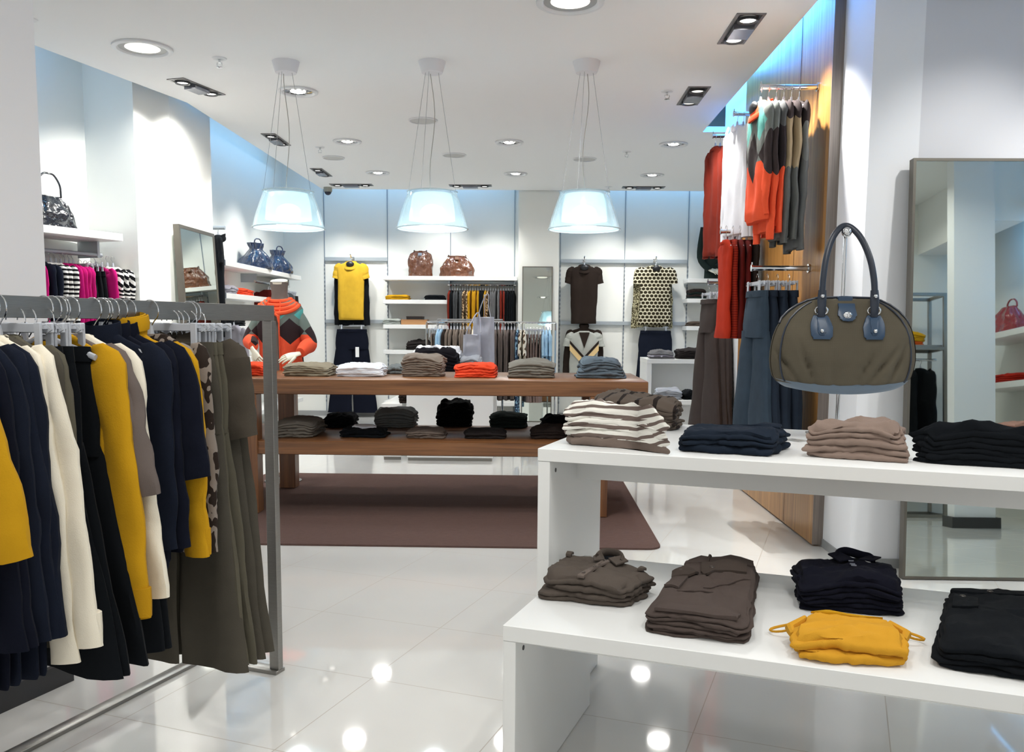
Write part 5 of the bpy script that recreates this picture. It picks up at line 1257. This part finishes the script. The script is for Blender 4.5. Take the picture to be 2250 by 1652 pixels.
g = G(); rings = []
for z, o in ((-.004, .80), (-.006, .95), (.000, 1.012), (.012, 1.018), (.026, 1.014), (.0265, 1.0)):
    rings.append([(lambda p: Vector((p.x * (1.0 if z > 0 else o), p.y * o, p.z + min(0, z))))(bag_pt(2 * pi * k / NB, max(.004, z), pleat=False)) + Vector((0, (-.0015 if sin(2 * pi * k / NB) < 0 else .0015) if o > 1 else 0, 0)) for k in range(NB)])
g.loft(rings); build('leather_base', g, BLEAL, t)
for sd_, yy in ((-1, -1), (1, -1)):
    pts = []
    for i in range(30):
        z = .022 + .286 * i / 29; a = math.atan2(yy * 1.0, sd_ * (1.35 + .1 * sin(i / 29 * pi))); a = (a + 2 * pi) % (2 * pi); p = bag_pt(a, min(z, .317), pleat=False); pts.append(p + Vector((sd_ * .001, yy * .0015, 0)))
    g = G(); g.tube(pts, .0032, 8); build('piping', g, BLEAD, t)
g = G(); g.tube([bag_pt(pi, .235, pleat=False)] + [Vector((x, 0, z + .003)) for z, x, _ in [(q[0], -q[1], 0) for q in prof[9:]]] + [Vector((0, 0, .324))] + [Vector((x, 0, z + .003)) for z, x in [(q[0], q[1]) for q in prof[9:][::-1]]] + [bag_pt(0, .235, pleat=False)], .0042, 8); build('zipper', g, BLEAD, t)
def disc(c, r, th=.004): gg = G(); gg.tube([Vector(c), Vector(c) + Vector((0, -th, 0))], r, 18); return gg
def frontp(x, z):
    best = min((bag_pt(pi + pi * k / 180, z, pleat=False) for k in range(1, 180)), key=lambda p: abs(p.x - x)); return best
def plate(outline, zo=.003, th=.004):
    """leather plate wrapped on the front; outline in (x, z)"""
    gg = G(); cx = sum(p[0] for p in outline) / len(outline); cz = sum(p[1] for p in outline) / len(outline); pp = []
    for i in range(len(outline)):
        a, b = outline[i], outline[(i + 1) % len(outline)]
        for k in range(3): pp.append((a[0] + (b[0] - a[0]) * k / 3, a[1] + (b[1] - a[1]) * k / 3))
    rings = []
    for s_, d in ((1, -.001), (1, zo + th - .001), (.93, zo + th), (.5, zo + th), (.08, zo + th)):
        rings.append([frontp(cx + (x - cx) * s_, min(.315, cz + (z - cz) * s_)) + Vector((0, -d, 0)) for x, z in pp])
    gg.loft(rings); return gg
for sx in (-1, 1):
    cx = .085 * sx - .0
    o = build('handle_tab', plate([(cx - .034, .235), (cx - .022, .262), (cx + .022, .262), (cx + .034, .235), (cx + .034, .195), (cx + .026, .182), (cx - .026, .182), (cx - .034, .195)]), BLEA, t)
    gg = plate([(cx - .013, .255), (cx + .013, .255), (cx + .013, .205), (cx + .006, .196), (cx - .006, .196), (cx - .013, .205)], .007, .003); build('stitched_strap', gg, BLEA, o)
    p = frontp(cx, .210); gg = G(); gg.ball((cx, p.y - .014, .210), .0075, 8); build('stud', gg, CHROME, o)
    # D ring and strap end
    p = frontp(cx, .262); rr = G(); c = Vector((cx, p.y - .012, .278)); rr.tube([c + Vector((.020 * cos(a), .002, .014 * sin(a))) for a in [2 * pi * i / 20 for i in range(21)]], .0028, 6); build('ring', rr, CHROME, t)
    gg = G(); gg.tube([(cx, p.y - .008, .258), (cx, p.y - .014, .272), (cx, p.y - .012, .292), (cx, p.y - .010, .312), (cx + sx * -.001, p.y - .006, .345)], [.013, .013, .014, .015, .013], 12, .45, True, up=(1, 0, 0)); build('strap_end', gg, BLEAD, t)
    gg = G(); gg.ball((cx, p.y - .020, .325), .007, 8); build('rivet', gg, CHROME, t)
    gg = G(); gg.ball((sx * .130, -.008, .292), .010, 8, 1.3, .8, .8); build('side_ring', gg, CHROME, t)
ht = hk_.z - BC.z
R5 = Matrix.Rotation(radians(5), 3, 'Z'); hl = R5 @ (hk_ - BC)
yb = frontp(.085, .262).y - .008
pts = [(-.085, yb, .33)] + [(sx * x + hl.x * q, yb * (1 - q) + hl.y * q, .33 + (ht + .024 - .33) * zf) for sx, x, q, zf in ((-1, .082, .1, .22), (-1, .073, .3, .48), (-1, .058, .55, .70), (-1, .040, .75, .86), (-1, .019, .92, .965), (1, 0, 1, 1), (1, .019, .92, .965), (1, .040, .75, .86), (1, .058, .55, .70), (1, .073, .3, .48), (1, .082, .1, .22))] + [(.085, yb, .33)]
g = G(); g.tube(smooth(pts), .0105, 14); build('handle', g, BLEAD, t)
g = plate([(-.028, .302), (-.028, .262), (-.018, .246), (0, .240), (.018, .246), (.028, .262), (.028, .302)], .004, .005); ck = build('clasp_flap', g, BLEA, t)
g = G(); g.box(-.024, -.02, .300, .024, .006, .326, .003); build('clasp_loop', g, BLEA, ck)
p = frontp(0, .262); g = G(); g.ball((0, p.y - .011, .262), .012, 8, 1.2, .35, 1); g.box(-.003, p.y - .021, .255, .003, p.y - .012, .270, .001); build('turn_lock', g, CHROME, ck)

# ================================================================== PATENT BAGS
def gather_bag(label, P, rz, m, W_=.34, H_=.27, Dp=.15, prof=None, cat='handbag', seed=1, handles=None, frame=None, metal=None):
    t = thing('handbag', label, cat, P, rz); rings = []; N = 72; M_ = 26
    prof = prof or [(0, .92, .9), (.03, .98, 1), (.15, 1, 1), (.35, .98, 1), (.55, .92, .86), (.7, .82, .7), (.82, .70, .52), (.92, .60, .40), (1, .54, .30)]
    for i in range(M_ + 1):
        f = i / M_
        for j in range(len(prof) - 1):
            if prof[j][0] <= f <= prof[j + 1][0]: break
        u = (f - prof[j][0]) / (prof[j + 1][0] - prof[j][0]); hw = W_ / 2 * (prof[j][1] + (prof[j + 1][1] - prof[j][1]) * u); hd = Dp / 2 * (prof[j][2] + (prof[j + 1][2] - prof[j][2]) * u)
        r = []
        for k in range(N):
            a = 2 * pi * k / N; c, s_ = cos(a), sin(a); gth = .15 * (f ** 1.3) * sin(a * 13 + seed + 2.5 * nz(c * 2, s_ * 2, f * 2)) + .22 * nz(c * 2.5 + seed, s_ * 2.5, f * 3.5) + .14 * nz(c * 6, s_ * 6 + seed, f * 5)
            x = hw * (abs(c) ** .7) * (1 if c > 0 else -1) * (1 + gth * .35); y = hd * (abs(s_) ** .7) * (1 if s_ > 0 else -1) * (1 + gth); r.append((x, y, H_ * f + .004 * nz(c * 3, s_ * 3, seed)))
        rings.append(r)
    g = G(); g.loft(rings); build('bag_body', g, m, t, angle=70)
    if frame:
        fw = W_ * .27; g = G(); g.tube([(-fw, -Dp * .12, H_ * 1.0), (-fw * .9, -Dp * .13, H_ * 1.03), (fw * .9, -Dp * .13, H_ * 1.03), (fw, -Dp * .12, H_ * 1.0)], .008, 8); build('frame_top', g, m, t)
        g = G(); g.box(-.026, -Dp * .40 - .006, H_ * .84, .026, -Dp * .30 + .004, H_ * .84 + .042, .004); build('clasp', g, frame, t)
        for s_ in (-1, 1): g = G(); g.ball((s_ * fw * .9, -Dp * .12, H_ * 1.06), .011, 8); build('end_knob', g, DARKM, t)
        g = G(); g.box(-.026, -.018, H_ * 1.0, .026, .010, H_ * 1.07, .003); build('top_loop', g, m, t)
    if handles:
        for y_, h_, x_ in handles:
            g = G(); g.tube(smooth([(-x_, y_, H_ * .97), (-x_ * .95, y_, H_ + h_ * .5), (-x_ * .5, y_, H_ + h_ * .93), (0, y_, H_ + h_), (x_ * .5, y_, H_ + h_ * .93), (x_ * .95, y_, H_ + h_ * .5), (x_, y_, H_ * .97)]), .008, 10); build('handle', g, m, t)
    return t
PBRN = patent('brown', (98, 56, 32)); PNAV = patent('navy', (20, 44, 78)); PBLK = patent('black', (12, 16, 26)); PRED = patent('red', (150, 18, 34))
SILV = paint('silver_clasp', (190, 205, 225), .15, .9)
ZS = 1.9685
a, b = ony(895, 604, 12.2), ony(950, 604, 12.2)
gather_bag('tall brown patent bag with a square clasp on the long top shelf', ((a.x + b.x) / 2, 12.29, ZS), 0, PBRN, b.x - a.x, .33, .18, [(0, 1, 1), (.1, .98, 1), (.3, .93, 1), (.5, .98, .95), (.7, .97, .8), (.85, .90, .6), (.94, .82, .45), (1, .60, .3)], seed=2, frame=SILV)
a, b = ony(965, 604, 12.2), ony(1042, 604, 12.2)
gather_bag('wide brown patent bag with a round clasp on the long top shelf', ((a.x + b.x) / 2, 12.29, ZS), 0, PBRN, b.x - a.x, .27, .20, [(0, .97, 1), (.1, 1, 1), (.3, .97, 1), (.45, .95, .95), (.6, .85, .85), (.78, .68, .65), (.9, .58, .5), (1, .48, .3)], seed=5, frame=paint('copper_clasp', (186, 150, 130), .25, .8))
zs_ = 1.9485
for (pl, pr_), lb, sd_, H in (((546, 600), 'blue patent drawstring bag nearest the camera on the left wall shelf', 3, .30), ((597, 643), 'blue patent drawstring bag farther along the left wall shelf', 8, .29)):
    a, b = onx(pl, 575, -3.22), onx(pr_, 585, -3.22)
    gather_bag(lb, (-3.28, (a.y + b.y) / 2 + .0, zs_), radians(68), PNAV, .46, H, .24, [(0, .95, 1), (.1, 1, 1.05), (.25, .95, 1.05), (.45, .78, .9), (.62, .52, .66), (.72, .40, .46), (.78, .37, .40), (.88, .44, .46), (1, .50, .46)], seed=sd_, handles=[(-.03, .05, .06)])
P = onz(140, 503, 1.986) + (bn * .17)
gather_bag('black patent handbag with one arched handle in the left recess', (P.x, P.y, 1.986), brz - radians(90), PBLK, .42, .25, .22, [(0, .96, 1), (.08, 1, 1), (.25, 1, 1), (.45, .95, .95), (.62, .86, .82), (.78, .74, .62), (.9, .62, .42), (1, .50, .26)], seed=6, handles=[(-.03, .16, .10)])

# silver tote on a stand behind the wooden table
TY = 8.95
a, b = ony(1020, 740, TY), ony(1085, 740, TY); tc_ = ony(1062, 740, TY)
top_ = ony(1062, 650, TY)
t = thing('bag_stand', 'thin chrome stand carrying the silver tote bag', 'bag stand', (tc_.x + .01, TY + .04, TZ2)); H_ = top_.z - TZ2
g = G(); g.tube([(0, 0, .004), (0, 0, H_)], .006, 8); g.tube([(0, 0, H_), (0, -.05, H_ + .01)], .007, 8); build('pole', g, CHROME, t); g = G(); g.box(-.07, -.07, 0, .07, .07, .005); build('base_plate', g, STEEL, t)
SIL = fabric('silver_nylon', (176, 178, 190), .38, .1, False, .12)
for lb, xl, xr, yt, yb_, yy, hh, sd_ in (('silver tote bag with long handles behind the wooden table', 1040, 1086, 697, 805, TY - .03, 1, 4), ('crumpled silver tote bag hanging lower left of the taller one', 1018, 1056, 735, 812, TY - .16, 0, 9)):
    a, b = ony(xl, yt, yy), ony(xr, yt, yy); c = ony((xl + xr) / 2, yb_, yy); W_ = b.x - a.x; H = a.z - c.z
    t = thing('tote_bag', lb, 'tote bag', ((a.x + b.x) / 2, yy, c.z)); g = G(); rings = []
    for i in range(17):
        f = i / 16; r = []
        for k in range(40):
            an = 2 * pi * k / 40; cc, ss = cos(an), sin(an)
            r.append(((W_ / 2) * (1.06 - .06 * f) * (abs(cc) ** .5) * (1 if cc > 0 else -1), (.035 + .02 * sin(pi * f)) * (abs(ss) ** .7) * (1 if ss > 0 else -1) + .022 * nz(cc * 2 + sd_, f * 4, ss), H * f + .01 * nz(cc * 2, sd_, f)))
        rings.append(r)
    g.loft(rings); build('bag_body', g, SIL, t, angle=70)
    if hh:
        for s_ in (-.02, .02):
            g = G(); g.tube(smooth([(-W_ * .28, s_, H * .99), (-W_ * .12, s_, H + .12), (.02, s_, top_.z - c.z + .004), (.05, s_, top_.z - c.z + .004), (W_ * .22, s_, H + .12), (W_ * .34, s_, H * .99)]), .008, 8, .5); build('handle', g, SIL, t)
    else:
        g = G(); g.tube(smooth([(-.06, 0, H), (-.02, 0, H + .1), (.06, .08, H + .22), (.09, 0, H + .02)]), .007, 8); build('handle', g, SIL, t)

# ================================================================== MANNEQUIN IN THE ARGYLE CARDIGAN
MY = 7.12; mc = ony(615, 700, MY); t = thing('mannequin', 'headless mannequin torso with grey neck behind the wooden table', 'mannequin', (mc.x, MY, .012))
MGREY = fabric('mannequin_grey', (120, 112, 106)); SKINW = paint('mannequin_hand', (226, 222, 204), .45)
def ell_loft(prof, N=40, e=.9): # (z, hw, hd, yo)
    g = G(); g.loft([[(hw * (abs(cos(a)) ** e) * (1 if cos(a) > 0 else -1), hd * (abs(sin(a)) ** e) * (1 if sin(a) > 0 else -1) + yo, z) for a in [2 * pi * k / N for k in range(N)]] for z, hw, hd, yo in prof]); return g
zt = ony(615, 620, MY).z - .012
prof_t = [(.78, .155, .10, 0), (.86, .165, .105, 0), (.95, .15, .10, 0), (1.05, .128, .088, 0), (1.15, .14, .095, -.005), (1.25, .158, .11, -.012), (1.34, .165, .108, -.008), (1.40, .168, .09, 0), (1.445, .150, .07, .005), (1.475, .105, .058, .008), (1.495, .068, .052, .008), (1.53, .062, .056, .004), (zt - .02, .068, .062, 0), (zt, .074, .066, 0)]
build('torso', ell_loft(prof_t), MGREY, t)
g = G(); rr = .062; g.tube([(0, 0, zt - .002), (0, -.004, zt + .012)], .068, 28); build('neck_cap', g, SKINW, t)
g = G(); g.tube([(0, 0, .02), (0, 0, .80)], .014, 12); build('stand_pole', g, CHROME, t)
g = G(); g.lathe([(.15, .001), (.15, .008), (.02, .016), (.001, .016)], 36, cap0=True); build('stand_base', g, STEEL, t)
def arm_hand(pts, hand_dir, palm_up, sgn, wr_, sleeve_rs=None):
    """hand: palm and five separate fingers"""
    g = G(); d = Vector(hand_dir).normalized(); w_ = Vector(wr_); n = Vector(palm_up).normalized(); s_ = d.cross(n).normalized() * sgn
    g.tube([w_ - d * .03, w_, w_ + d * .03, w_ + d * .06, w_ + d * .085], [.022, .023, .031, .036, .033], 14, .42, True, up=tuple(s_))
    for i, (off, L, r) in enumerate(((-.027, .062, .0075), (-.009, .074, .0082), (.010, .070, .0080), (.027, .055, .0070))):
        b = w_ + d * (.078 - .006 * abs(i - 1.4)) + s_ * off; sp = d + s_ * (off * 1.8)
        g.tube([b - d * .012, b, b + sp * L * .38 - n * .003, b + sp * L * .72 - n * .010, b + sp * L - n * .022], [r * 1.05, r * 1.1, r, r * .92, r * .6], 10)
    b = w_ + d * .03 - s_ * .026
    g.tube([b - d * .01, b + d * .012 - s_ * .012, b + d * .036 - s_ * .024 - n * .004, b + d * .060 - s_ * .028 - n * .012], [.011, .0115, .0098, .006], 10)
    return g
wl, wr_ = ony(556, 770, 6.80), ony(652, 778, 6.86)
o = Vector((mc.x, MY, .012)); WL_, WR_ = wl - o, wr_ - o
build('hand', arm_hand(None, (.55, -.35, -.75), (-.6, -.8, .1), -1, WL_), SKINW, t)
build('hand', arm_hand(None, (-.86, -.40, -.30), (.1, -.75, .65), 1, WR_), SKINW, t)
# cardigan: a thing of its own worn by the mannequin
ARG = argyle('argyle_mannequin', (100, 112, 106), (50, 40, 42), (226, 88, 58), 1.205, (84, 160, 156), .215, .21, .5)
ARG2 = argyle('argyle_sleeve', (100, 112, 106), (50, 40, 42), (226, 88, 58), 1.205, None, .215, .23, .5)
c = thing('cardigan', 'orange and grey argyle cardigan worn by the headless mannequin', 'cardigan', o)
def open_loft(prof, a0, a1, N=44, th=.006):
    g = G(); rings = []
    for z, hw, hd, yo in prof:
        out = [(hw * cos(a), hd * sin(a) + yo + .003 * nz(a * 3, z * 9, 1), z) for a in [a0 + (a1 - a0) * k / N for k in range(N + 1)]]
        inn = [((hw - th) * cos(a), (hd - th) * sin(a) + yo, z) for a in [a1 - (a1 - a0) * k / N for k in range(N + 1)]]
        rings.append(out + inn)
    g.loft(rings); return g
pc = [(.80, .190, .125, 0), (.84, .195, .13, 0), (.92, .188, .128, 0), (1.02, .172, .118, 0), (1.10, .168, .115, -.003), (1.20, .178, .125, -.008), (1.28, .186, .13, -.01), (1.36, .190, .122, -.006), (1.41, .190, .102, 0), (1.45, .165, .085, .004), (1.48, .120, .072, .006)]
build('body', open_loft(pc, radians(-80), radians(-80 + 320)), ARG, c)
build('front_band', (lambda g: g.tube([(cos(radians(-80)) * hw * 1.0, sin(radians(-80)) * hd * 1.02 + yo - .004, z) for z, hw, hd, yo in pc], .011, 8, .5) )(G()), ORNG2, c)
build('front_band', (lambda g: g.tube([(cos(radians(240)) * hw * 1.0, sin(radians(240)) * hd * 1.02 + yo - .004, z) for z, hw, hd, yo in pc], .011, 8, .5) )(G()), ORNG2, c)
build('hem_rib', open_loft([(.76, .178, .118, 0), (.78, .184, .122, 0), (.805, .190, .126, 0)], radians(-80), radians(240)), ORNG2, c)
for i in range(4):
    rx, ry = .092 + .022 * i, .070 + .015 * i; zz = 1.488 - .016 * i
    g = G(); g.tube([(rx * cos(a), ry * sin(a) + .004 - .006 * i, zz - (.020 + .016 * i) * max(0, -sin(a))) for a in [2 * pi * k / 40 for k in range(41)]], .0175, 8, 1, False); build('collar_fold', g, ORNG2, c)
g = G(); g.ball((-.015, -.165, 1.385), .022, 8, 1.3, .7, 1); g.tube([(-.01, -.162, 1.38), (.03, -.168, 1.35), (.035, -.165, 1.30)], [.012, .010, .005], 8); g.tube([(-.02, -.162, 1.38), (-.05, -.166, 1.35), (-.055, -.165, 1.31)], [.012, .010, .005], 8); build('bow', g, ORNG2, c)
def sleeve_path(sh, el, wr, rs, nm):
    g = G(); P_ = smooth([sh, (Vector(sh) + Vector(el)) / 2 + Vector((0, .01, 0)), el, (Vector(el) + Vector(wr)) / 2, wr], 6)
    R_ = []
    for i in range(len(P_)):
        f = i / (len(P_) - 1) * (len(rs) - 1); k = min(int(f), len(rs) - 2); R_.append((rs[k] + (rs[k + 1] - rs[k]) * (f - k)) * (1 + .05 * nz(i * .7, nm, 2)))
    g.tube(P_, R_, 20, .92); return g
build('sleeve', sleeve_path((-.120, .0, 1.435), (-.240, -.02, 1.16), WL_ - Vector((.0, -.01, -.035)), [.026, .056, .066, .060, .052, .040], 1), ARG2, c)
build('sleeve', sleeve_path((.120, .0, 1.435), (.245, -.02, 1.14), WR_ + Vector((.025, .012, .01)), [.026, .056, .066, .062, .054, .040], 2), ARG2, c)

# sleeve and hand of a second mannequin on the short shelf at the right end
SY = 12.25; p0, p1, p2 = ony(1546, 500, SY), ony(1538, 565, SY), ony(1556, 598, SY)
t = thing('mannequin', 'dark-sleeved mannequin half hidden behind the rust sweaters at the right', 'mannequin', (p1.x + .2, SY, 1.9555)); o = Vector((p1.x + .2, SY, 1.9555))
build('torso', ell_loft([(.0, .13, .09, .04), (.12, .125, .085, .04), (.25, .13, .09, .04), (.42, .16, .10, .04), (.55, .17, .09, .04), (.60, .12, .07, .04), (.64, .06, .055, .04), (.72, .055, .055, .04)]), fabric('dark_green', (38, 48, 46)), t)
g = G(); g.tube(smooth([p0 - o, p1 - o, p2 - o + Vector((0, -.06, .03))]), .042, 12); g.tube(smooth([Vector((.1, 0, .5)), Vector((.10, -.03, .25)), p2 - o + Vector((.10, -.06, .06))]), .042, 12); build('sleeve', g, fabric('dark_green', (38, 48, 46)), t)
for dx in (0, .06): build('hand', arm_hand(None, (.75, -.5, -.3), (0, -.6, .8), 1, p2 - o + Vector((dx, -.06, .03))), SKINW, t)
# ================================================================== THE SHOP BEHIND THE CAMERA, SEEN IN THE BIG MIRROR
g = G(); g.box(4.62, -3, 0, 4.74, 4.8, ZR); struct('wall_behind_right', g, WALL)
g = G(); g.box(2.3, .12, 0, 4.2, .24, ZR); struct('wall_behind', g, WALL)
g = G(); g.box(3.53, 1.60, 0, 3.87, 1.72, ZC); o = struct('wall_behind_pillar', g, paint('partition_wall', (236, 238, 242), .8, spec=.2))
g = G(); g.box(3.50, 1.57, 0, 3.90, 1.75, .09); struct('baseboard_behind', g, DARKM)
g = G(); g.box(3.875, -1, 2.59, 4.15, 1.66, ZC - .001); struct('ceiling_soffit', g, CEIL)
cove((4.2, .9, 2.72), (4.2, 4.2, 2.72), P_COVE * 1.5, (1, 0, 0), 'blue fluorescent tube above the red handbag, seen only in the big mirror', (.10, .45, 1))
def shelf_b(label, z):
    t = thing('wall_shelf', label, 'shelf', (4.41, 2.4, z), 0, 'white shelves reflected in the big mirror'); g = G(); g.box(-.21, -1.9, -.055, .21, 1.9, 0, .002); build('board', g, WHITE, t)
    for y in (-1.2, 0, 1.2):
        g = G(); g.box(.0, y - .01, -.075, .21, y + .01, -.055); build('bracket', g, RAILG, t)
shelf_b('reflected white shelf with the red handbag', 1.71); shelf_b('reflected white shelf with red folded sweaters', 1.255); shelf_b('reflected white shelf with pink folded shirts', .83)
gather_bag('red patent handbag on a white shelf, reflected in the big mirror', (4.38, .98, 1.711), radians(90), PRED, .44, .25, .2, [(0, .96, 1), (.1, 1, 1), (.3, .98, 1), (.5, .88, .9), (.7, .72, .7), (.85, .56, .5), (1, .42, .3)], seed=4, handles=[(-.03, .07, .08)])
stack('folded_sweater', 'red folded sweater', 'reflected in the big mirror', Vector((4.38, 1.0, 1.256)), radians(90), .5, .28, [.035, .04], [fabric('red_fold', (176, 40, 28), .9, .2, True)], 91, layers=1, N=32, wr=.008)
stack('folded_shirt', 'pink folded shirt', 'reflected in the big mirror', Vector((4.38, 1.12, .831)), radians(90), .34, .28, [.03, .03], [fabric('pink_fold', (226, 176, 164))], 92, layers=1, N=32, wr=.012)
t = thing('storage_box', 'small white box on the reflected shelf, beside the pink shirts', 'box', (4.36, .72, .8305)); g = G(); g.box(-.12, -.10, 0, .12, .10, .05, .002); build('box_body', g, WHITE, t); g = G(); g.box(-.122, -.102, .05, .122, .102, .06, .002); build('lid', g, TAGW, t)
# frame rack with shelf, black jackets
t = thing('shelf_rack', 'grey steel frame rack with a yellow pile, reflected at the left of the big mirror', 'clothes rack', (3.49, .62, 0))
def fb(x0, y0, z0, x1, y1, z1, nm='frame_bar'): g = G(); g.box(x0, y0, z0, x1, y1, z1, .001); build(nm, g, STEEL, t)
for x in (-.40, .40):
    for y in (-.16, .16): fb(x - .015, y - .015, 0, x + .015, y + .015, 2.12, 'post')
    fb(x - .015, -.145, 2.09, x + .015, .145, 2.12); fb(x - .015, -.145, 1.58, x + .015, .145, 1.61); fb(x - .015, -.145, 0, x + .015, .145, .03)
for y in (-.16, .16): fb(-.385, y - .015, 2.09, .385, y + .015, 2.12); fb(-.385, y - .015, 1.58, .385, y + .015, 1.61); fb(-.385, y - .015, 0, .385, y + .015, .03)
g = G(); g.box(-.385, -.14, 1.612, .385, .14, 1.63); build('shelf_board', g, STEEL, t)
g = G(); g.tube([(-.39, 0, 1.5), (.39, 0, 1.5)], .012, 10); build('rail', g, CHROME, t)
stack('folded_sweater', 'yellow and rust folded sweater', 'on the reflected frame rack', Vector((3.60, .62, 1.6305)), 0, .26, .24, [.04, .04, .04], [fabric('orange_rust', (196, 88, 34)), MUST, MUST], 93, layers=1, N=32, wr=.01)
HK['h'], HK['r'] = .07, .02
for x, lb in ((3.33, 'black jacket at the left of the reflected frame rack'), (3.55, 'black jacket in the middle of the reflected frame rack'), (3.73, 'black jacket at the right of the reflected frame rack')):
    make_top('hanging_jacket', lb, (x, .62, 1.41), radians(80), BLACK, w=.2, L=.95, t=.035, sleeve='long', sl=.62, out=.04, neck='shirt', cat='jacket', hanger='hanger of the ' + lb)

round_lamp(Vector((3.3, 2.9, ZC)), .15, 2, 'added unseen recessed lamp in the ceiling over the reflected pillar')  # this lamp and the next are added to brighten the mirrored area
round_lamp(Vector((3.0, 1.2, ZC)), .15, 2, 'added unseen recessed lamp in the ceiling over the reflected frame rack')
